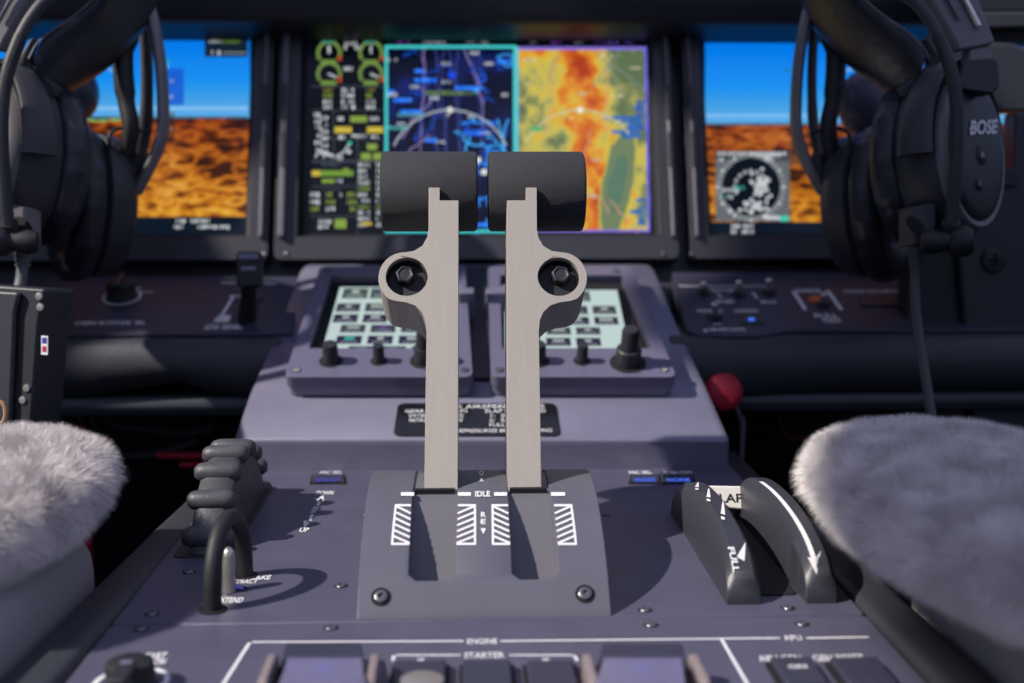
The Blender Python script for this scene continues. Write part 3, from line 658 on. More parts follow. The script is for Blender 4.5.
button(392, 450, 667, 'dark starter button just right of the left clear guard')
button(459, 514, 667, 'dark middle starter button under the STARTER lettering')
button(522, 576, 667, 'dark starter button just left of the right clear guard')
button(764, 812, 664, 'square dark button under the APU GEN lettering', legend='ON')
button(823, 878, 664, 'square dark button under the GEN RESET lettering')
for x_ in (421, 546): MB().lathe(PED.pt(*PED.px(x_, 663)), (0,0,1), [(.0014,0), (.0014,.0012), (.0001,.0014)], 12).build('indicator_pin', 'white', tp)
MB().lathe(PED.pt(*PED.px(422, 681, .004), .004), (0,0,1), [(.0075,0), (.0075,.0006), (.0062,.001), (.0001,.0012)], 28).build('thumb_disc', 'steel', tp)
kt = thing('rotary_knob', 'black rotary knob inside a white ring at the front left corner', 'knob', PED.pt(*PED.px(131, 686)))
knob(kt, PED, 131, 688, .0088, .010, 'black', 0, 'knob_body')
u, v = PED.px(126, 669, .011); MB().prism(PED, rp(rect(u-.003, v-.012, u+.003, v+.003), .001), .010, .0125).build('pointer', 'dark', kt, bevel=.0006)
MB().prism(PED, rp(rect(u-.0022, v-.000, u+.0018, v+.0028), .001), .0126, .013).build('pointer_tip', 'hous', kt)

# ================================================================== THROTTLE QUADRANT
YC0, ZC0, Y1, Z1 = .459, ZP, .561, 1-.141
ch = math.hypot(Y1-YC0, Z1-ZC0); RA = ch/(2*math.sin(R(31)))
mid = ((YC0+Y1)/2, (ZC0+Z1)/2); ca_ = math.atan2(Z1-ZC0, Y1-YC0); h_ = RA*math.cos(R(31))
CY, CZ = mid[0]+math.sin(ca_)*h_, mid[1]-math.cos(ca_)*h_
def arc(a, r=RA): return (CY-math.sin(a)*r, CZ+math.cos(a)*r)     # a = angle aft of the top
A0 = math.atan2(CY-YC0, ZC0-CZ)                                     # aft edge
def arcpx(px, py, r=RA):
    d = ray(px, py); d = d/d.y; oy, oz = CAM.y-CY, CAM.z-CZ
    a = 1+d.z**2; b = 2*(oy+oz*d.z); c = oy*oy+oz*oz-r*r; disc = b*b-4*a*c
    t = (-b-math.sqrt(max(disc, 0)))/(2*a); p = CAM+d*t
    return p.x, math.atan2(CY-p.y, p.z-CZ)
def ap(u, a, n=.0003): y, z = arc(a, RA+n); return V3((u, y, z))
AF = -R(52)
tq = thing('throttle_quadrant', 'curved grey throttle quadrant cover with two slots and IDLE REV markings', 'throttle quadrant', (0, .51, ZP))
xl = (arcpx(356, 600)[0]+arcpx(368, 500)[0])/2; xr = (arcpx(611, 600)[0]+arcpx(597, 500)[0])/2
s1l = arcpx(409, 560)[0]; s1r = arcpx(456.5, 540)[0]; s2l = arcpx(510.5, 540)[0]; s2r = arcpx(556, 560)[0]
aS = arcpx(480, 580)[1]
def slab(mb, u0, u1, a0, a1, r0=RA-.0035, r1=RA, k=16):
    loops = []
    for i in range(k+1):
        a = a0+(a1-a0)*i/k; loops.append([V3((u, *arc(a, r))) for u, r in ((u0, r0), (u1, r0), (u1, r1), (u0, r1))])
    mb.loft(loops)
def covermesh():
    # one continuous curved sheet with two slots, solidified
    us = [xl, xl+.0012, s1l-.002, s1l, s1l+.003, s1r-.003, s1r, s2l, s2l+.003, s2r-.003, s2r, s2r+.002, xr-.0012, xr]
    na = 48; As = [A0+(AF-A0)*i/na for i in range(na+1)]; As.append(aS); As.append(aS-.03); As = sorted(set(As), reverse=True)
    def inslot(u0, u1, a0, a1):
        m = (u0+u1)/2; am = (a0+a1)/2
        for L, Rr in ((s1l, s1r), (s2l, s2r)):
            if L < m < Rr and am < aS: 
                return True
        return False
    bm = bmesh.new(); vid = {}
    def gv(i, j):
        if (i, j) not in vid: vid[(i, j)] = bm.verts.new((us[i], *arc(As[j])))
        return vid[(i, j)]
    for i in range(len(us)-1):
        for j in range(len(As)-1):
            a0, a1 = As[j], As[j+1]
            if inslot(us[i], us[i+1], a0, a1):
                corner = (us[i+1]-us[i] < .0031) and a0 <= aS+1e-6 and a1 >= aS-.0301
                if corner:      # small corner triangle rounds the slot end
                    left = abs(us[i]-s1l) < 1e-6 or abs(us[i]-s2l) < 1e-6
                    tri = [gv(i, j), gv(i+1, j), gv(i, j+1)] if left else [gv(i, j), gv(i+1, j), gv(i+1, j+1)]
                    if abs(a0-aS) < 1e-6: bm.faces.new(tri)
                continue
            bm.faces.new([gv(i, j), gv(i+1, j), gv(i+1, j+1), gv(i, j+1)])
    # skirt down both sides
    for i in (0, len(us)-1):
        for j in range(len(As)-1):
            z = ZP-.004; p = [gv(i, j), gv(i, j+1)]
            q = [bm.verts.new((us[i], p[1].co.y, min(z, p[1].co.z))), bm.verts.new((us[i], p[0].co.y, min(z, p[0].co.z)))]
            if p[0].co.z > z: bm.faces.new(p+q)
    bmesh.ops.remove_doubles(bm, verts=bm.verts, dist=1e-5)
    bmesh.ops.recalc_face_normals(bm, faces=bm.faces)
    me = bpy.data.meshes.new('cover_plate'); bm.to_mesh(me); bm.free(); me.shade_smooth(); me.set_sharp_from_angle(angle=R(35))
    # make the sheet face outward
    if sum(p.normal.z*p.area for p in me.polygons) < 0: me.flip_normals()
    me.materials.append(M['cover']); o = bpy.data.objects.new('cover_plate', me); COL.objects.link(o); o.parent = tq; o.matrix_parent_inverse = Matrix.Translation(-base(tq))
    s = o.modifiers.new('thickness', 'SOLIDIFY'); s.thickness = .0022; s.offset = -1
    b = o.modifiers.new('bevel', 'BEVEL'); b.width = .0005; b.segments = 2; b.limit_method = 'ANGLE'; b.angle_limit = R(50)
    return o
covermesh()
for a_, b_ in ((s1l, s1r), (s2l, s2r)):
    loops = []; aL = arcpx(440, 489.5)[1]
    for i in range(25):
        t_ = i/24; a = (aS+.03)+(AF-(aS+.03))*t_; k = min(1, max(0, (aS-a)/(aS-aL))); r1 = RA-.0125+.0115*k**1.6
        loops.append([V3((u, *arc(a, r))) for u, r in ((a_-.001, RA-.03), (b_+.001, RA-.03), (b_+.001, r1), (a_-.001, r1))])
    MB().loft(loops).build('slot_floor', 'bezel_l', tq)
    mb = MB(); slab(mb, a_+.001, b_-.001, aL+.012, aL-.004, RA-.004, RA+.0006, 3); mb.build('slot_wiper', 'black', tq)
for a_, b_ in ((s1l, -1), (s1r, 1), (s2l, -1), (s2r, 1)):
    mb = MB(); e0, e1 = (a_-.002, a_) if b_ < 0 else (a_, a_+.002); slab(mb, e0, e1, aS, AF, RA-.018, RA-.0015, 20); mb.build('slot_wall', 'bezel_l', tq)
for a_, b_ in ((s1l, s1r), (s2l, s2r)):
    mb = MB(); slab(mb, a_-.001, b_+.001, aS+.03, aS, RA-.018, RA-.0022, 2); mb.build('slot_end', 'cover', tq)
# printed marks on the curve
mk = MB()
def amark(P, n=.0004):
    Q = [arcpx(x, y) for x, y in P]; k = 4 if len(P) == 4 else 1
    if k == 1: mk.add([ap(u, a, n) for u, a in Q], [tuple(range(len(Q)))]); return
    for i in range(k):      # subdivide along the long side so it hugs the curve
        t0, t1 = i/k, (i+1)/k; L = lambda p, q, t: (p[0]+(q[0]-p[0])*t, p[1]+(q[1]-p[1])*t)
        R4 = [L(Q[0], Q[3], t0), L(Q[1], Q[2], t0), L(Q[1], Q[2], t1), L(Q[0], Q[3], t1)]
        mk.add([ap(u, a, n) for u, a in R4], [(0,1,2,3)])
def astroke(x0, y0, x1, y1, w):
    dx, dy = x1-x0, y1-y0; l = math.hypot(dx, dy); qx, qy = -dy/l*w/2, dx/l*w/2
    amark([(x0-qx, y0-qy), (x0+qx, y0+qy), (x1+qx, y1+qy), (x1-qx, y1-qy)])
for x0, x1 in ((401,414), (458,471), (494,507), (551,565)): amark([(x0, 493), (x1, 493), (x1, 496.6), (x0, 496.6)])
def hatch(xa, xb, xc, xd, flip):      # top-left, top-right, bottom-right, bottom-left x ; y 506..544
    t, b = 506, 544.5
    w = 2.2
    astroke(xa, t, xb, t, w); astroke(xd, b, xc, b, w)
    if flip: astroke(xb, t-1, xc, b+1, w)
    else: astroke(xa, t-1, xd, b+1, w)
    for k in range(6):
        f0 = k/6.5+.02; f1 = f0+.16
        ya, yb_ = t+(b-t)*f0, t+(b-t)*min(1, f1+.03)
        L = lambda f: xa+(xd-xa)*f; Rr = lambda f: xb+(xc-xb)*f
        if not flip: astroke(L(f0), ya, Rr(f1), yb_, 2.0)
        else: astroke(L(f1), yb_, Rr(f0), ya, 2.0)
hatch(396, 411, 409.5, 392, False); hatch(458, 475, 475, 456.5, True); hatch(492.5, 508, 510, 493, False); hatch(554, 571, 576, 558, True)
def atext(body, x, y, hpx, wpx, stretch=1):
    u, a = arcpx(x, y); u2, a2 = arcpx(x, y-hpx); h = abs(a2-a)*RA; vs_, fs = text2d(body, h/.7, .04); w = max(p[0] for p in vs_)-min(p[0] for p in vs_)
    k = abs(arcpx(x+wpx, y)[0]-u)/w; mk.add([ap(u+p[0]*k, a-p[1]/RA, .0004) for p in vs_], fs)
atext('IDLE', 482.5, 494.8, 5, 15)
atext('R', 483, 515.5, 4.6, 5); atext('E', 483, 522.5, 4.6, 5); amark([(480.5,529), (486,529), (483.4,534.5)])
atext('1', 481.5, 468.5, 2.4, 2); atext('O', 481.5, 474, 3.4, 4.5); atext('X', 481.5, 480.5, 3.4, 4.5); 
mk.build('lettering', 'white', tq, smooth=0)
for x_, y_ in ((381,597), (585,594)):
    u, a = arcpx(x_, y_); O = ap(u, a, 0); N = V3((0, -math.sin(a), math.cos(a)))
    o = MB().lathe(O, N, [(.0040, -.001), (.0040, .0003), (.0034,.0004), (.0034,.0001)], 28).build('screw', 'pit', tq)
    MB().lathe(O, N, [(.0028,.0002), (.0027,.0011), (.0022,.0014), (.0012,.0014), (.0011,.0004), (.0001,.0004)], 24).build('screw_head', 'screwm', o)

# ---- levers
bx0, ba = arcpx(441, 489); LB = ap(0, ba, 0)
LF = Fr((0, LB.y, LB.z), (1,0,0), (0, math.sin(R(29)), math.cos(R(29))), (0, -math.cos(R(29)), math.sin(R(29))))
TH = .034
def lever(mir, label):
    X = (lambda x: 965.5-x) if mir else (lambda x: x)
    prof = [(458.5,200.3), (439.6,200.3), (439.6,187.5), (428.8,187.5), (428.6,229), (427.3,237), (422.5,245.5), (414,250.8), (404.5,252.2)]
    cxr, cyr, ro = 404.5, 278.2, 26.0
    prof += [(cxr+ro*math.cos(R(a)), cyr-ro*math.sin(R(a))) for a in range(96, 236, 8)]
    prof += [(395.6,301), (406,302.4), (415,305.4), (422,312), (425.6,320), (426.6,330), (425.2,420), (424.2,499), (457.6,499), (458,420)]
    t = thing('throttle_lever', label, 'lever', LF.pt(LF.px(X(441), 489)[0], 0, 0))
    P = LF.pxs([(X(x), y) for x, y in prof])
    hc = LF.px(X(406.8), 276.5); hr = abs(LF.px(X(406.8)+21, 276.5)[0]-hc[0])
    MB().prism(LF, P, -TH, 0, [circ(*hc, hr, 40)]).build('arm', 'lever', t, bevel=.0005)
    # lower stem down to the pivot under the cover
    u0, u1 = sorted((LF.px(X(425.5), 488)[0], LF.px(X(456), 488)[0]))
    # grip roller
    g0, g1 = sorted((LF.px(X(382), 191, -.0188)[0], LF.px(X(477.5), 191, -.0188)[0])); vg = LF.px(X(430), 190.3, -.0188)[1]; rg = .0203
    prof2 = [(.0001, 0), (rg*.90, 0), (rg*.975, .0006), (rg, .0018), (rg, (g1-g0)/2), (rg, g1-g0-.0018), (rg*.975, g1-g0-.0006), (rg*.90, g1-g0), (.0001, g1-g0)]
    MB().lathe(LF.pt(g0, vg, -.0203), (1,0,0), prof2, 64).build('grip', 'grip', t, smooth=40)
    # button well with hex bolt
    b = MB().lathe(LF.pt(*hc, -.030), LF.N, [(.0001, 0), (hr*1.0, 0), (hr*1.0, .0265), (hr*.93, .027), (hr*.90, .0235), (.0001, .0235)], 40).build('push_button', 'black', t, smooth=40)
    c2 = LF.px(X(405.5), 279, -.008)
    MB().lathe(LF.pt(*c2, -.012), LF.N, [(.0048, 0), (.0048, .0095), (.0042, .0104), (.0034, .0104), (.0031, .0098), (.0001, .0098)], 6).build('hex_bolt', 'dark', b, smooth=20, bevel=.0004)
    # dark wiper at the root
    return t
lever(False, 'left metal throttle lever with black roller grip and round push button')
lever(True, 'right metal throttle lever with black roller grip and round push button')

# ================================================================== TRIM WHEEL
tw = thing('trim_wheel', 'black ribbed pitch trim wheel rising from the left side of the pedestal', 'wheel', (-.128, .602, ZP))
WX, WY, WZ, WR = -.1285, .602, ZP-.032, .068
mb = MB()
mb.lathe((WX-.009, WY, WZ), (1,0,0), [(.02, .002), (WR-.006, 0), (WR-.002, .001), (WR, .004), (WR, .014), (WR-.002, .017), (WR-.006, .018), (WR-.010,.018), (WR-.010,.011), (.02,.010)], 72)
mb.build('rim', 'wheel', tw, smooth=40)
pr = [(WR-.010, .018)]
for k in range(4): q = WR-.012-k*.0075; pr += [(q, .0165), (q-.0008, .0165-.006), (q-.0045, .0165-.006), (q-.0065, .0165)]
pr += [(.004, .0165)]
MB().lathe((WX-.009, WY, WZ), (1,0,0), pr, 72).build('side_disc', 'wheel', tw, smooth=30)
for k in range(11):
    a = R(-78+k*16.5)
    c_ = V3((WX, WY-math.sin(a)*(WR-.0005), WZ+math.cos(a)*(WR-.0005)))
    MB().lathe(c_-V3((.0118, 0, 0)), (1,0,0), [(.0001,0), (.0026,.0004), (.0042,.0022), (.0049,.005), (.0050,.0118), (.0049,.0186), (.0042,.0214), (.0026,.0232), (.0001,.0236)], 24).build('finger_ridge', 'wheel', tw, smooth=60)
MB().prism(PED, rp(rect(WX-.0145, .052-.012, WX+.0125, .052+.113), .003), .0, .0008).build('slot_plate', 'dark', tw, bevel=.0003)
# ================================================================== LOOP HANDLE
tl = thing('loop_handle', 'black loop handle standing upright in front of the trim wheel', 'handle', (-.108, .49, ZP))
xa, ya = PED.px(213, 610); xb, yb = PED.px(245, 576)
A_ = PED.pt(xa, ya); B_ = PED.pt(xb, yb); pts = []
H_ = .025
for k in range(5): pts.append(A_+V3((0, 0, -.004+k*(H_-.012)/4)))
for k in range(1, 16):
    a = math.pi*k/16; m_ = A_.lerp(B_, (1-math.cos(a))/2); pts.append(m_+V3((0,0, H_-.016+math.sin(a)*.023)))
for k in range(5): pts.append(B_+V3((0, 0, -.004+(4-k)*(H_-.012)/4)))
MB().tube(pts, .0036, 16).build('loop', 'black', tl, smooth=60)
for P_ in (A_, B_): MB().lathe(P_, (0,0,1), [(.0058,0), (.0058,.0005), (.0036,.0006)], 24).build('collar', 'pit', tl)
ts = thing('speed_brake_lever', 'small steel rod lever inside the black loop handle', 'lever', PED.pt(*PED.px(229, 594)))
O = PED.pt(*PED.px(229, 592)); 
MB().lathe(O, (0,.12,1), [(.0030,0), (.0027,.006), (.0027,.015), (.0024,.0175), (.0012,.019), (.0001,.0192)], 20).build('rod', 'steel', ts, smooth=50)
MB().prism(PED, rp(PED.pxs([(228,589), (247,592), (247,588), (232,585.5)]), .001), .0002, .0006).build('slot', 'pit', ts)
MB().prism(PED, rp(PED.pxs([(234,589.5), (244,591), (243,588.5), (236,587)]), .0006), .0006, .0009).build('slot_blue_strip', 'bluedim', ts)  # small blue strip in the slot, weakly emissive

# ================================================================== FLAP GUARDS AND LEVER
def fin(name, label, x0, x1, y0, y1, hgt, topw, marks):
    t = thing(name, label, 'guide', ((x0+x1)/2, (y0+y1)/2, ZP))
    N = 28; loops = []
    yc = (y0+y1)/2; L = (y1-y0)/2
    def prof(s):    # s 0..1 from aft to fore : returns y, z of the ridge
        a = math.pi*s; return yc-L*math.cos(a), hgt*math.sin(a)**.62
    xt0, xt1 = topw
    for i in range(N+1):
        s_ = .004+.992*i/N; y, z = prof(s_); k = z/hgt
        a0 = x0; a1 = x1; b0 = x0+(xt0-x0)*k; b1 = x1+(xt1-x1)*k; c = min(.0035, z*.35)
        loops.append([V3((a0, y, ZP-.002)), V3((a1, y, ZP-.002)), V3((b1+.0005, y, ZP+max(z-c, 0))), V3((b1-c*.5, y, ZP+z)), V3((b0+c*.9, y, ZP+z)), V3((b0-.0003, y, ZP+max(z-c*1.3, 0)))])
    MB().loft(loops).build('guard_body', 'bezel', t, smooth=38, bevel=.0008)
    def S(x, s_, n=.0005):
        y, z = prof(s_); y2, z2 = prof(s_+.01); tn = V3((0, y2-y, z2-z)).normalized(); nn = V3((0, -tn.z, tn.y)); nn = nn if nn.z > 0 else -nn
        return V3((x, y, ZP+z))+nn*n
    for mf, nm in marks: m_ = MB(); mf(m_, S); m_.build(nm, 'white', t, smooth=0)
    return t
F1 = (.0995, .1135); F2 = (.1325, .1450)
def marks1(m_, S):
    w = F1[1]-F1[0]; X = lambda f: F1[0]+.0012+(w-.0030)*f
    for f0, s_ in ((.18, .60), (.30, .50), (.45, .385)):    # three tapered ticks with numerals
        m_.add([S(X(f0), s_), S(X(f0+.16), s_-.006), S(X(f0+.42), s_+.075), S(X(f0+.38), s_+.078)], [(0,1,2,3)])
        m_.add([S(X(f0-.10), s_-.03), S(X(f0+.04), s_-.036), S(X(f0+.08), s_-.02), S(X(f0-.04), s_-.014)], [(0,1,2,3)])
def marks1b(m_, S):
    w = F1[1]-F1[0]; X = lambda f: F1[0]+.0012+(w-.0030)*f
    m_.add([S(X(.40), .165), S(X(.66), .145), S(X(.92), .235)], [(0,1,2)])
    vs_, fs = text2d('FULL', 1.0, .03); w0 = max(p[0] for p in vs_); mi = min(p[0] for p in vs_)
    # letters run down the ridge, tops to the right
    m_.add([S(X(.26+p[1]*.34), .155-(p[0]/(w0-mi))*.115) for p in vs_], fs)
def marks2(m_, S):
    w = F2[1]-F2[0]; X = lambda f: F2[0]+.001+(w-.003)*f; P = []; k = 22
    for i in range(k+1):
        s_ = .60-.46*i/k; o_ = .20*(i/k)**.7; P += [S(X(.04+o_), s_), S(X(.26+o_), s_)]
    m_.add(P, [(2*i, 2*i+1, 2*i+3, 2*i+2) for i in range(k)])
    m_.add([S(X(.10), .145), S(X(.44), .145), S(X(.78), .175), S(X(.36), .075)], [(0,1,2,3)])
fin('flap_guard', 'left curved flap lever guard with FULL lettering and white ticks', F1[0], F1[1], .470, .606, .0265, (.1005, .1125), [(marks1, 'tick_marks'), (marks1b, 'lettering')])
fin('flap_guard', 'right curved flap lever guard with long white arrow', F2[0], F2[1], .470, .608, .0285, (.1328, .1442), [(marks2, 'arrow')])
tf = thing('flap_lever', 'ivory flap lever knob between the two curved black guards', 'lever', (.121, .60, ZP))
Ff = Fr(D(728, 497, .612), (1,0,0), (0,.35,.94), (0,-.94,.35))
MB().prism(Ff, rp([(-.014,-.0045), (.0085,-.0065), (.0078,.0055), (-.013,.0060)], .0015), -.012, .0).build('knob', 'ivory', tf, bevel=.0008)
m_ = MB(); vs_, fs = text2d('FLAP', .0062, .01, sx=1.2); m_.add([Ff.pt(a-.0005, b-.0008, .0003) for a, b in vs_], fs); m_.build('lettering', 'dark', tf, smooth=0)
MB().tube([Ff.pt(-.002, -.003, -.006), V3((.121, .606, ZP-.002))], .003, 12).build('stem', 'steel', tf)
MB().prism(PED, rp(rect(F1[1]+.0008, -.02, F2[0]-.0008, .115), .003), .0, .0006).build('slot', 'pit', tf)

# ================================================================== FOOTWELL DETAILS
rk = thing('pull_handle', 'round red knob on a thin stem right of the grey housing', 'knob', D(728, 470, .80))
Pk = D(725, 395, .80)
MB().lathe(Pk+V3((0,.012,0)), (-.05,-1,.15), [(.0001,0), (.011,.001), (.0128,.004), (.0128,.010), (.0118,.0125), (.008,.0142), (.0001,.015)], 36).build('knob_head', 'red', rk, smooth=50)
MB().tube(smoothpath([Pk+V3((0,.012,0)), D(738, 412, .815), D(742, 440, .82), D(741, 480, .82), V3((D(741, 480, .82).x, D(741, 480, .82).y, .30))], 6), .0016, 10).build('stem', 'cable', rk)
w1 = MB().tube(smoothpath([V3((D(745, 436, .86).x-.02, .86, .30)), D(745, 436, .86), D(790, 439, .86), D(825, 432, .87), D(848, 412, .87), D(856, 396, .88), D(876, 378, .88), D(890, 378, .90), V3((D(890, 378, .90).x+.01, 1.0, .30))], 6), .0009, 8)
tag(w1.build('wire', 'redw'), 'thin red wire hanging in the dark right footwell', 'wire')
tb = thing('red_strap', 'two red bars low in the left footwell beside the trim wheel', 'strap', D(185, 460, .85))
for q in (((158,455), (207,456), .0026), ((180,465), (212,465), .002)):
    MB().tube([D(*q[0], .85), D(*q[1], .85)], q[2], 10).build('bar', 'red', tb)
tag(MB().tube([D(80, 442, .85), V3((D(80, 442, .85).x, D(80, 442, .85).y, .30))], .005, 12).lathe(D(80, 442, .84), (0,-1,0), [(.0001,0), (.010,.001), (.013,.005), (.009,.010), (.0001,.012)], 20).build('pipe_fitting', 'red', smooth=50), 'dim red cap above the left sheepskin in the footwell', 'cap')
def pedal(label, cx_, cy_, d, w, h):
    t = thing('rudder_pedal', label, 'pedal', D(cx_, cy_+h/2, d))
    F = Fr(D(cx_, cy_, d), (1,0,0), (0,.6,.8), (0,-.8,.6)); s_ = d/1200
    MB().prism(F, rp(rect(-w*s_/2, -h*s_/2, w*s_/2, h*s_/2), .006), -.006, 0).build('foot_plate', 'footm', t, bevel=.001)
    MB().tube([F.pt(-w*s_*.7, -h*s_*.1, .006), F.pt(w*s_*.35, -h*s_*.05, .012)], .004, 12).build('cross_bar', 'dark', t)
    MB().tube([F.pt(0, 0, -.006), V3((F.O.x, F.O.y+.03, .30))], .006, 10).build('arm', 'dark', t); return t
pedal('left rudder pedal plate under the left ledge', 232, 415, .93, 120, 62)
pedal('right rudder pedal plate deep in the right footwell', 850, 450, 1.0, 90, 60)
for k, (P0, lab) in enumerate((([(80,415), (110,424), (150,430), (190,433), (215,425)], 'dark cable bundle crossing the left footwell'), ([(60,432), (110,452), (150,455), (200,440)], 'lower dark cable drooping in the left footwell'))):
    tag(MB().tube(smoothpath([V3((D(*P0[0], .86).x-.02, D(*P0[0], .86).y, .30))]+[D(x, y, .86+.01*k) for x, y in P0], 6), .0035, 10).build('cable', 'cable_d', smooth=60), lab, 'cable')
tj = thing('junction_plate', 'dark metal bracket with two bolts under the left ledge', 'bracket', D(120, 400, .88))
Fj = Fr(D(130, 400, .89), (1,0,0), (0,.1,1), (0,-1,.1))
MB().prism(Fj, rp(rect(-.035, -.018, .04, .014), .004), -.01, 0).build('plate', 'footm', tj, bevel=.001)
for u in (-.022, .004): MB().lathe(Fj.pt(u, .008, 0), Fj.N, [(.0045,0), (.0045,.003), (.003,.004), (.0001,.004)], 12).build('bolt', 'steel', tj)
MB().prism(Fj, rect(-.01, .010, .012, .05), -.02, -.008).build('hanger', 'dark', tj)
MB().tube([D(208, 456, .855), V3((D(208, 456, .855).x, D(208, 456, .855).y, .30))], .004, 10).build('post', 'dark', tb)
# left equipment box
te = thing('equipment_box', 'dark upright box with a small printed sticker at the left edge', 'box', D(10, 480, .62))
Fe = Fr(D(22, 380, .66), (1,-.25,0), (.02,.12,1), (-.25,-1,.12)); s_ = .66/1200
MB().prism(Fe, rp([(-60*s_,-110*s_), (6*s_,-110*s_), (18*s_,60*s_), (26*s_,92*s_), (-60*s_,96*s_)], .003), -.03, 0).build('case', 'dark', te, bevel=.0015)
MB().prism(Fe, rp([(-60*s_,-90*s_), (-10*s_,-90*s_), (-4*s_,70*s_), (2*s_,88*s_), (-60*s_,90*s_)], .003), 0, .004).build('raised_cover', 'bezel', te, bevel=.0015)
MB().prism(Fr((0,0,0), (1,0,0), (0,1,0), (0,0,1)), rect(Fe.O.x-.03, Fe.O.y, Fe.O.x+.0, Fe.O.y+.03), .30, Fe.O.z-.05).build('stand', 'dark', te)
for px_, py_ in ((40,296), (41,307), (27,388), (23,400)): u, v = Fe.px(px_, py_); MB().lathe(Fe.pt(u, v, 0), Fe.N, [(.0022,0), (.002,.001), (.0001,.0012)], 14).build('screw', 'steel', te)
u, v = Fe.px(45, 345); st = MB().prism(Fe, rect(u-.0020, v-.0052, u+.0020, v+.0052), 0, .0003).build('sticker', 'white', te)
MB().prism(Fe, rect(u-.0014, v+.001, u+.0014, v+.0042), .0003, .0005).build('sticker_print', 'bluedim', st)  # blue print is given a glow though a sticker is no lamp
MB().prism(Fe, rect(u-.0012, v-.0036, u+.0012, v-.0005), .0003, .0005).build('sticker_print', 'red', st)
tag(MB().tube(smoothpath([D(-5, 400, .60), D(4, 405, .60), D(5, 418, .60), D(-2, 428, .60)], 5), .0012, 8).build('cord', 'seat_t'), 'thin tan cord at the left edge above the sheepskin', 'cord')

# ================================================================== RIGHT COLUMN AND YOKES
tyr = thing('control_column', 'dark upright column with a cross head screw behind the right headset', 'column', D(995, 430, .80))
Fy = Fr(D(990, 330, .83), (1,0,0), (0,.05,1), (0,-1,.05)); s_ = .83/1200
Q = lambda L: [Fy.px(x, y) for x, y in L]
MB().prism(Fy, Q([(975,440), (1090,440), (1090,112), (1016,112), (1014,175), (1000,182), (962,215), (958,240)]), -.02, 0).build('column_face', 'bezel', tyr, bevel=.002)
MB().prism(Fy, Q([(905,440), (976,440), (959,240), (955,215), (915,240)]), -.03, -.008).build('side_panel', 'dark', tyr, bevel=.002)
MB().prism(Fy, rp(Q([(1000,186), (1016,186), (1016,170), (1002,170)]), .002), 0, .004).build('bracket', 'dark', tyr, bevel=.0006)
u, v = Fy.px(993, 260)
o = MB().lathe(Fy.pt(u, v, 0), Fy.N, [(.0088,0), (.0088,.0015), (.0075,.003), (.0001,.0036)], 28).build('screw', 'dark', tyr, smooth=40)
m_ = MB(); m_.prism(Fy, rect(u-.0045, v-.001, u+.0045, v+.001), .0030, .0040); m_.prism(Fy, rect(u-.001, v-.0045, u+.001, v+.0045), .0030, .0040); m_.build('cross_slot', 'pit', o)
tu = thing('side_console', 'grey stepped console corner at the top right behind the headset', 'panel', D(1010, 110, .80))
Fs = Fr(D(1000, 60, .86), (1,0,0), (0,.05,1), (0,-1,.05)); Q = lambda L: [Fs.px(x, y) for x, y in L]
MB().prism(Fs, Q([(940,112), (1095,112), (1095,78), (1012,44), (940,40)]), -.02, .004).build('lower_step', 'bezel', tu, bevel=.002)
MB().prism(Fs, Q([(940,42), (1095,40), (1095,26), (940,30)]), -.03, -.006).build('groove', 'pit', tu)
MB().prism(Fs, Q([(940,30), (1095,26), (1095,10), (940,12)]), -.02, .0).build('upper_step', 'bezel', tu, bevel=.002)
MB().prism(Fs, Q([(940,12), (1095,10), (1095,-60), (940,-60)]), -.03, -.004).build('top_block', 'dark', tu, bevel=.002)
def horn(label, x, y, d, mir):
    t = thing('control_yoke', label, 'yoke', D(x, y+120, d)); s_ = d/1200
    S_ = -1 if mir else 1
    P = D(x, y, d)
    MB().lathe(P+V3((0,.016,0)), (.1*S_,-1,.05), [(.0001,0), (.018,.001), (.023,.006), (.0245,.014), (.023,.022), (.017,.028), (.008,.031), (.0001,.032)], 36, rv=1.18).build('horn', mat('yoke_paint', (.05,.05,.085), .35), t, smooth=60)
    MB().tube(smoothpath([P, D(x+12*S_, y+60, d+.01), D(x+50*S_, y+120, d+.03), D(x+110*S_, y+150, d+.04)], 6), .012, 16).build('horn_arm', 'dark', t, smooth=60)
    return t
horn('bluish rounded yoke horn showing behind the right headset band', 873, 108, .86, False)
horn('bluish rounded yoke horn showing behind the left headset band', 62, 88, .86, True)

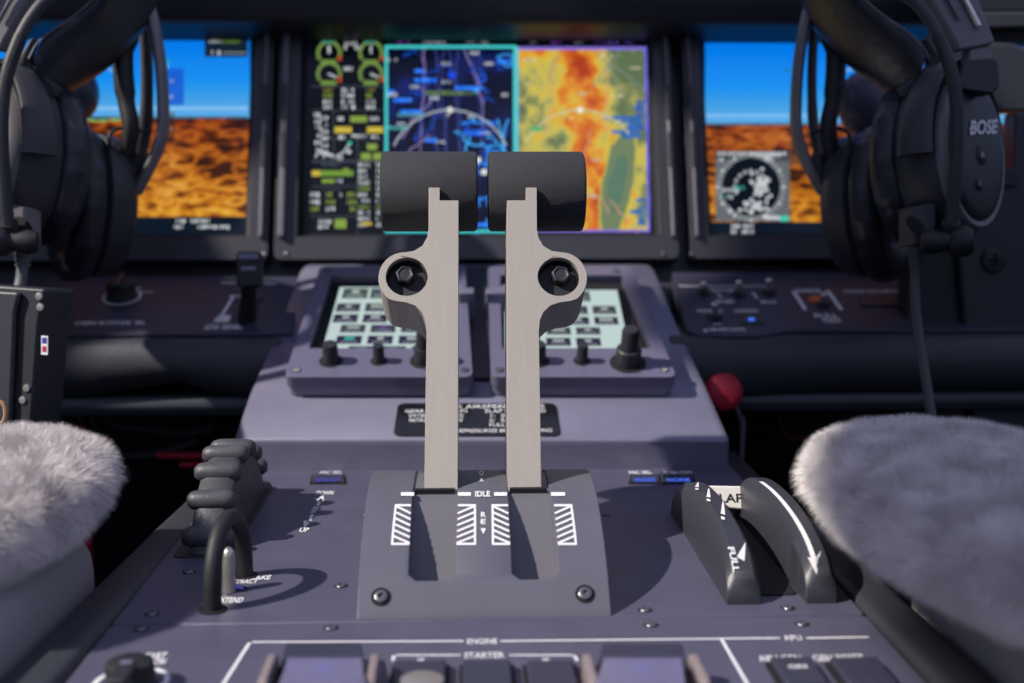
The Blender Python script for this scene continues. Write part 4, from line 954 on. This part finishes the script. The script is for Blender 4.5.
# ================================================================== HEADSETS
def headset(label, mir):
    X = (lambda x: 959-x) if mir else (lambda x: x)
    S_ = -1 if mir else 1
    H = lambda x, y, d: D(X(x), y, d)
    t = thing('headset', label, 'headset', H(925, 290, .74))
    # near cup: axis towards outside
    def cup(cx_, cy_, d, ax, tilt, near):
        A = (RGT*(ax[0]*S_)+FWD*ax[1]+UPV*ax[2]).normalized(); Uw = (UPV+RGT*(tilt*S_)).normalized(); Uw = (Uw-A*A.dot(Uw)).normalized(); Wc = A.cross(Uw)
        C = H(cx_, cy_, d); L = lambda h, rv, ru, seg=40: [C+A*h+Uw*(rv*math.cos(2*math.pi*k/seg))+Wc*(ru*math.sin(2*math.pi*k/seg)) for k in range(seg)]
        shell = MB().loft([L(h, a, b) for h, a, b in (((-.014,.047,.035), (-.012,.0495,.0375), (.002,.0505,.0395), (.010,.050,.040), (.014,.048,.0385)) if near else ((-.012,.046,.034), (-.010,.048,.036), (.000,.047,.034), (.008,.040,.028), (.012,.030,.02)))]).build('ear_cup', 'hs', t, smooth=50)
        if near:
            MB().loft([L(h, a, b) for h, a, b in ((.0135,.0475,.0380), (.018,.0465,.0370), (.0195,.0450,.0355), (.019,.0425,.0330))]).build('rim_trim', 'hs_l', shell, smooth=50)
            MB().loft([L(h, a, b) for h, a, b in ((.0180,.0425,.0330), (.0205,.041,.0315), (.0215,.036,.0270), (.0220,.02,.015), (.0222,.001,.001))]).build('outer_plate', 'dark', shell, smooth=50)
        cl = []
        for h, a, b in ((-.012,.040,.028), (-.013,.047,.035), (-.017,.0505,.0385), (-.023,.0515,.0395), (-.029,.050,.038), (-.033,.045,.033), (-.0335,.038,.026), (-.030,.031,.020), (-.022,.028,.017), (-.013,.027,.016), (-.012,.001,.001)):
            loop = []
            for k in range(72):
                th_ = 2*math.pi*k/72; wr = 1+(.012*math.sin(k*2.1)+.008*math.sin(k*5.3+1))*(1 if -.032 < h < -.014 else .5)
                loop.append(C+A*h+Uw*(a*wr*math.cos(th_))+Wc*(b*wr*math.sin(th_)))
            cl.append(loop)
        MB().loft(cl).build('ear_cushion', 'leather', t, smooth=70)
        return C, A, Uw, Wc, shell
    C, A, U_, W_c, shell = cup(946, 158, .735, (.66, -.75, .07), .10, True)
    C2, A2, U2, W2, sh2 = cup(849, 207, .81, (-.78, .60, -.02), -.16, False)
    # markings on the outer plate
    Wd = W_c if W_c.dot(RGT) > 0 else -W_c; Wf = Wd*S_
    FB = Fr(C+A*.0222, Wd, U_, A); m_ = MB()
    vs_, fs = text2d('BOSE', .0125, .03, sx=1.15); m_.add([FB.pt(a+b*.25+.004*S_, b+.015+a*.22, .0006) for a, b in vs_], fs)
    m_.add([FB.pt(a, b, .0000) for a, b in ((-.0125+.006*(S_-1),.0108), (-.0085+.006*(S_-1),.0108), (-.0080+.006*(S_-1),.0126), (-.0120+.006*(S_-1),.0126))], [(0,1,2,3)])
    vs_, fs = text2d('A20 Aviation', .0042, .03); m_.add([FB.pt(a-.004, b-.0285+a*a*12, -.0008) for a, b in vs_], fs)
    m_.build('lettering', 'white', shell, smooth=0)
    for uu, vv, rr, mm in ((.001, -.002, .0062, 'black'), (.001, -.002, .0032, 'chrome'), (-.003, -.021, .0036, 'black'), (-.003, -.021, .0020, 'chrome')):
        MB().lathe(FB.pt(uu, vv, -.0015), A, [(rr, 0), (rr, .0018 if mm == 'black' else .0024), (rr*.7, .0026), (.0001,.0026)], 20).build('vent' if mm == 'black' else 'vent_screen', mm, shell, smooth=40)
    # yoke fork around the near cup
    yk = []
    for k in range(-7, 9):
        a = R(k*14); yk.append(C+A*(.012-.006*abs(k)/8)+U_*(math.cos(a)*.0560)+Wf*(math.sin(a)*.0485))
    ykp = smoothpath(yk, 3); m0 = len(ykp)
    MB().tube(ykp, [.0115-.0055*min(1, i/m0*1.6) for i in range(m0)], 14, flat=.28, ref=A).build('fork', 'hs', t, smooth=60)
    # slider block and headband
    Wb = Wd
    def slabpx(name, L, d, th, m, bev=.0012, ps=None):
        pts = [H(x, y, d if not callable(d) else d(x, y)) for x, y in L]; N = (-FWD+RGT*.3*S_).normalized()
        return MB().loft([[p+N*(-th/2) for p in pts], [p+N*(th/2) for p in pts]]).build(name, m, t, bevel=bev, smooth=30)
    slabpx('slider', [(960,62), (985,60), (992,62), (994,88), (986,96), (948,90)], .715, .012, 'hs')
    slabpx('slider_stem', [(966,45), (986,44), (988,62), (964,64)], .715, .009, 'hs_l')
    slabpx('headband_arm', [(955,52), (948,38), (926,0), (905,-35), (945,-60), (965,-20), (980,15), (991,42), (988,46)], .712, .008, 'hs_l', .002)
    slabpx('chrome_strip', [(977,28), (964,4), (950,-22), (954,-24), (969,3), (981,26)], .706, .003, 'chrome', .0008)
    slabpx('chrome_strip', [(958,20), (948,2), (938,-14), (940,-15), (951,1), (961,20)], .706, .002, 'screwm', .0005)
    slabpx('hinge_bracket', [(898,88), (926,66), (927,56), (921,40), (925,38), (950,78), (944,100), (915,96), (903,98)], .73, .006, 'hs')
    wdir = (FWD*.75+RGT*(.62*S_)).normalized()
    MB().tube(smoothpath([H(925,-34,.714), H(908,-66,.725), H(880,-84,.75), H(848,-78,.78), H(824,-50,.80), H(817,-18,.80)], 6), .018, 16, flat=.22, ref=wdir).build('headband', 'hs', t, smooth=60)
    # big head pad seen from inside
    e1 = [(796,-30,.80), (803,5,.80), (820,36,.795), (850,65,.78), (880,85,.765), (899,95,.755)]
    e2 = [(845,-40,.735), (858,-6,.735), (878,14,.73), (902,30,.725), (918,44,.722), (925,60,.72)]
    P1 = smoothpath([H(*p) for p in e1], 4); P2 = smoothpath([H(*p) for p in e2], 4); loops = []
    for a, b in zip(P1, P2):
        w = (b-a); nrm = w.cross(FWD).cross(w).normalized(); L = []
        for q in range(16):
            th_ = 2*math.pi*q/16; L.append(a.lerp(b, .5+.5*math.cos(th_)*(1))+nrm*(.009*math.sin(th_)))
        loops.append(L)
    MB().loft(loops).build('headband_pad', 'leather', t, smooth=70)
    MB().tube([p.lerp(q, .9)-FWD*.012 for p, q in zip(P1, P2)], .0006, 6).build('stitching', 'cable', t)
    # far side arm down to the far cup
    far = [H(818, -20, .80), H(806, 20, .80), H(799, 60, .80), H(796, 100, .80), H(797, 135, .80)]
    MB().tube(smoothpath(far+[H(808, 165, .80), H(822, 192, .805)], 5), .0036, 14, flat=2.2, ref=RGT).build('far_arm', 'hs_l', t, smooth=60)
    far = [H(833, 10, .79), H(836, 60, .79), H(833, 100, .79), H(828, 130, .79), H(836, 170, .80)]
    MB().tube(smoothpath(far, 5), [.009]*4+[.0065]*6+[.0055]*11, 14, flat=1.2, ref=RGT).build('inner_arm', 'black', t, smooth=60)
    sp = [H(815, 15, .81), H(812, 70, .81), H(813, 120, .81), H(818, 150, .81), H(828, 190, .81)]
    MB().tube(smoothpath(sp, 5), [.0045]*9+[.005]*7+[.009]*5, 14, flat=.6).build('far_fork', 'hs', t, smooth=60)
    MB().tube(smoothpath([H(812, 132, .795), H(835, 128, .79), H(848, 133, .785), H(849, 146, .785), H(838, 153, .79), H(822, 155, .80)], 6), .0013, 8).build('wire_loop', 'black', t)
    # microphone boom and joint
    MB().tube(smoothpath([H(897, -10, .70), H(918, 5, .695), H(938, 35, .69), H(952, 75, .685), H(957, 120, .685), H(955, 180, .69), H(951, 225, .695)], 8), .0036, 12).build('microphone_boom', 'cable_d', t, smooth=60)
    rings = MB(); bp2 = smoothpath([H(938, 35, .69), H(952, 75, .685), H(957, 120, .685), H(955, 180, .69), H(951, 225, .695)], 18)
    for i in range(1, len(bp2)-1): rings.tube([bp2[i]-(bp2[i+1]-bp2[i])*.2, bp2[i]+(bp2[i+1]-bp2[i])*.2], .0040, 10)
    rings.build('boom_ribs', 'cable_d', t)
    J = H(947, 242, .70)
    MB().lathe(J-RGT*.016*S_, RGT*S_-FWD*.2, [(.0001,0), (.006,.001), (.0075,.006), (.006,.012), (.006,.016), (.0085,.018), (.009,.026), (.007,.029), (.0001,.0295)], 24).build('boom_joint', 'black', t, smooth=50)
    MB().tube([H(951, 222, .695), H(949, 234, .70)], .0052, 14).build('boom_socket', 'hs', t)
    # cable exit block and cable
    sh = 20 if mir else 0
    cb = slabpx('cable_block', [(906+sh,208), (928+sh,203), (927+sh,243), (906+sh,247)], .712, .016, 'hs_l' if mir else 'hs')
    MB().lathe(H(915+sh, 226, .703), -FWD, [(.0001,0), (.0035,.0), (.0038,.0012), (.0001,.0012)], 20, rv=1.8).build('block_socket', 'pit', t)
    o = MB()
    st_ = [H(916+sh, 246, .712), H(916+sh, 258, .712), H(916+sh, 268, .712)]
    o.tube(st_, [.0048, .0042, .0034], 14)
    for k in range(4): o.tube([H(916+sh, 249+k*5, .712), H(916+sh, 251.5+k*5, .712)], .0052-.0003*k, 14)
    o.build('strain_relief', 'cable' if mir else 'hs', t)
    if mir: cp = [H(936, 262, .712), H(939, 285, .71), H(950, 315, .70), H(962, 340, .69), H(985, 400, .68)]
    else: cp = [H(916, 262, .712), H(915, 290, .71), H(918, 330, .70), H(926, 380, .68), H(935, 440, .66), H(945, 500, .66)]
    MB().tube(smoothpath(cp, 8), .0034 if mir else .0029, 12).build('cable', 'cable' if mir else 'cable_d', t, smooth=60)
    return t
headset('black aviation headset hanging at the right, its outer ear cup showing white lettering', False)
headset('black aviation headset hanging at the left, cut by the picture edge', True)

# ================================================================== SHEEPSKIN SEATS
def seat(label, cx_, cy_, d, rx, ry, rz, mir, nst, box):
    t = thing('pilot_seat', label, 'seat', D(cx_, cy_+200, d))
    C = D(cx_, cy_, d); s_ = d/1200; rx *= s_; ry *= s_
    nu, nv = 72, 48; verts = []; 
    def surf(th_, ph):          # superellipsoid with lumps
        e = .8; f = lambda w, m: math.copysign(abs(w)**m, w)
        x = f(math.cos(ph), e)*f(math.cos(th_), .9); y = f(math.cos(ph), e)*f(math.sin(th_), .9); z = f(math.sin(ph), e)
        p = V3((x*rx, y*rz, z*ry)); q = p.normalized()
        l = noise.noise(p*55+V3((3 if mir else 9, 0, 0)))*.0035+noise.noise(p*120)*.0018
        if z < 0: p.x *= 1-(.18 if mir else .42)*abs(z)
        return p+q*l
    for j in range(nv+1):
        for i in range(nu): verts.append(surf(2*math.pi*i/nu, -math.pi/2+math.pi*j/nv)+C)
    faces = [(j*nu+i, j*nu+(i+1) % nu, (j+1)*nu+(i+1) % nu, (j+1)*nu+i) for j in range(nv) for i in range(nu)]
    cov = MB().add(verts, faces).build('sheepskin_cover', 'fleece', t, smooth=80)
    me = cov.data; me.calc_loop_triangles(); P = np.array([v.co[:] for v in me.vertices])
    Nn = np.array([v.normal[:] for v in me.vertices]); T_ = np.array([l.vertices[:] for l in me.loop_triangles])
    ar = np.array([l.area for l in me.loop_triangles]); cen = P[T_].mean(1); nor = Nn[T_].mean(1)
    view = np.array(CAM[:])-cen; face = (nor*view).sum(1)/np.linalg.norm(view, axis=1); ar = ar*(face > -.45)
    pick = rng.choice(len(ar), nst, p=ar/ar.sum()); b = rng.random((nst, 2)); m = b.sum(1) > 1; b[m] = 1-b[m]
    w = np.stack([1-b.sum(1), b[:,0], b[:,1]], 1)[..., None]
    p0 = (P[T_[pick]]*w).sum(1); n0 = (Nn[T_[pick]]*w).sum(1); n0 /= np.linalg.norm(n0, axis=1)[:, None]
    # clumps lean together
    cl = np.array([noise.noise_vector(V3(q)*95)[:] for q in p0]); cl2 = np.array([noise.noise_vector(V3(q)*300)[:] for q in p0])
    dr = n0+cl*.45+cl2*.3+rng.normal(0, .16, (nst, 3))+np.array([0, -.05, -.18]); dr /= np.linalg.norm(dr, axis=1)[:, None]
    ln = rng.uniform(.0045, .009, nst)[:, None]; wd = .00009
    vv = (CAM[0]-p0[:,0], CAM[1]-p0[:,1], CAM[2]-p0[:,2]); view = np.stack(vv, 1); sd = np.cross(dr, view)+rng.normal(0, .2, (nst, 3)); sd /= np.linalg.norm(sd, axis=1)[:, None]
    p1 = p0+dr*ln*.5; p2 = p0+dr*ln+cl*ln*.25+np.array([0,0,-1])*ln*.15; p0 = p0-n0*.0005
    V_ = np.stack([p0-sd*wd, p0+sd*wd, p1+sd*wd*.8, p1-sd*wd*.8, p2], 1).reshape(-1, 3); k = np.arange(nst)[:, None]*5
    me2 = bpy.data.meshes.new('wool_pile'); quads = k+np.array([[0,1,2,3]]); tris = k+np.array([[3,2,4]])
    lv = np.concatenate([np.concatenate([quads, tris], 1)]).ravel(); me2.vertices.add(len(V_)); me2.vertices.foreach_set('co', V_.astype(np.float32).ravel())
    me2.loops.add(len(lv)); me2.loops.foreach_set('vertex_index', lv.astype(np.int32)); me2.polygons.add(nst*2)
    st = np.stack([np.arange(nst)*7, np.arange(nst)*7+4], 1).ravel(); me2.polygons.foreach_set('loop_start', st.astype(np.int32))
    me2.update(calc_edges=True); me2.validate(); me2.materials.append(M['wool'])
    wo = bpy.data.objects.new('wool_pile', me2); COL.objects.link(wo); wo.parent = cov; wo.matrix_parent_inverse = Matrix.Translation(-base(cov)); wo['kind'] = 'stuff'
    # fabric bolster below
    loops = []
    for yy in (-.26, -.10, -.03, .0, .02, .028):
        k = 1 if yy < -.02 else (.94 if yy < .01 else .8)
        x0, x1 = box; loops.append([V3((x, C.y+yy, z)) for x, z in rp([(x0, .52), (x1, .52), (x1, C.z-.016+(1-k)*-.02), (x0, C.z-.016+(1-k)*-.02)], .02, 5)])
    MB().loft(loops).build('cushion', 'fabric', t, smooth=60)
    MB().prism(Fr((0,0,0), (1,0,0), (0,1,0), (0,0,1)), rp(rect(box[0]+.02*(1 if box[0] < 0 else 0), C.y-.26, box[1]-.0, C.y-.02), .01), .30, .53).build('seat_base', 'foot', t)
    return t
cl_ = -.1735; cr_ = .179
seat('left seat corner with white sheepskin over pale fabric', -15, 501, .50, 102, 46, .08, True, 90000, (-.52, cl_))
seat('right seat corner with large greyish sheepskin over pale fabric', 994, 515, .47, 159, 51, .12, False, 130000, (cr_, .52))

# ================================================================== LIGHT
w = bpy.data.worlds.new('world'); scn.world = w; w.use_nodes = True; nt = w.node_tree; bg = nt.nodes['Background']
tc = nt.nodes.new('ShaderNodeTexCoord'); sx = nt.nodes.new('ShaderNodeSeparateXYZ'); rm = nt.nodes.new('ShaderNodeValToRGB')
nt.links.new(tc.outputs['Generated'], sx.inputs[0]); nt.links.new(sx.outputs['Z'], rm.inputs[0]); nt.links.new(rm.outputs[0], bg.inputs[0])
el = rm.color_ramp.elements; el[0].position = .0; el[0].color = (.03,.04,.06,1); el[1].position = .9; el[1].color = (.58,.62,1.05,1)
e2 = el.new(.12); e2.color = (.32,.46,.76,1); e3 = el.new(.5); e3.color = (.74,.78,1.22,1)
bg.inputs[1].default_value = .52
sun = bpy.data.lights.new('sun', 'SUN'); sun.energy = 6.0; sun.angle = R(1.2); sun.color = (1.0,.92,.84)
so = bpy.data.objects.new('sun', sun); COL.objects.link(so); dv = V3((.70,.28,-.66)).normalized(); so.rotation_euler = dv.to_track_quat('-Z', 'Y').to_euler(); so.location = (-2, -1, 3)

# repeats that belong together
for kind, grp in (('flight_display', 'large displays across the instrument panel'), ('touch_controller', 'touch controllers on the grey housing'), ('throttle_lever', 'throttle levers'),
                  ('flap_guard', 'curved guards of the flap lever'), ('switch_guard', 'clear guards over the engine switches'), ('push_button', 'square push buttons at the front of the pedestal'),
                  ('headset', 'aviation headsets'), ('pilot_seat', 'sheepskin covered seats'), ('control_yoke', 'yoke horns'), ('side_ledge', 'ledges under the outer displays'), ('rudder_pedal', 'rudder pedals')):
    for o in COL.objects:
        if o.parent is None and o.name.split('.')[0] == kind: o['group'] = grp
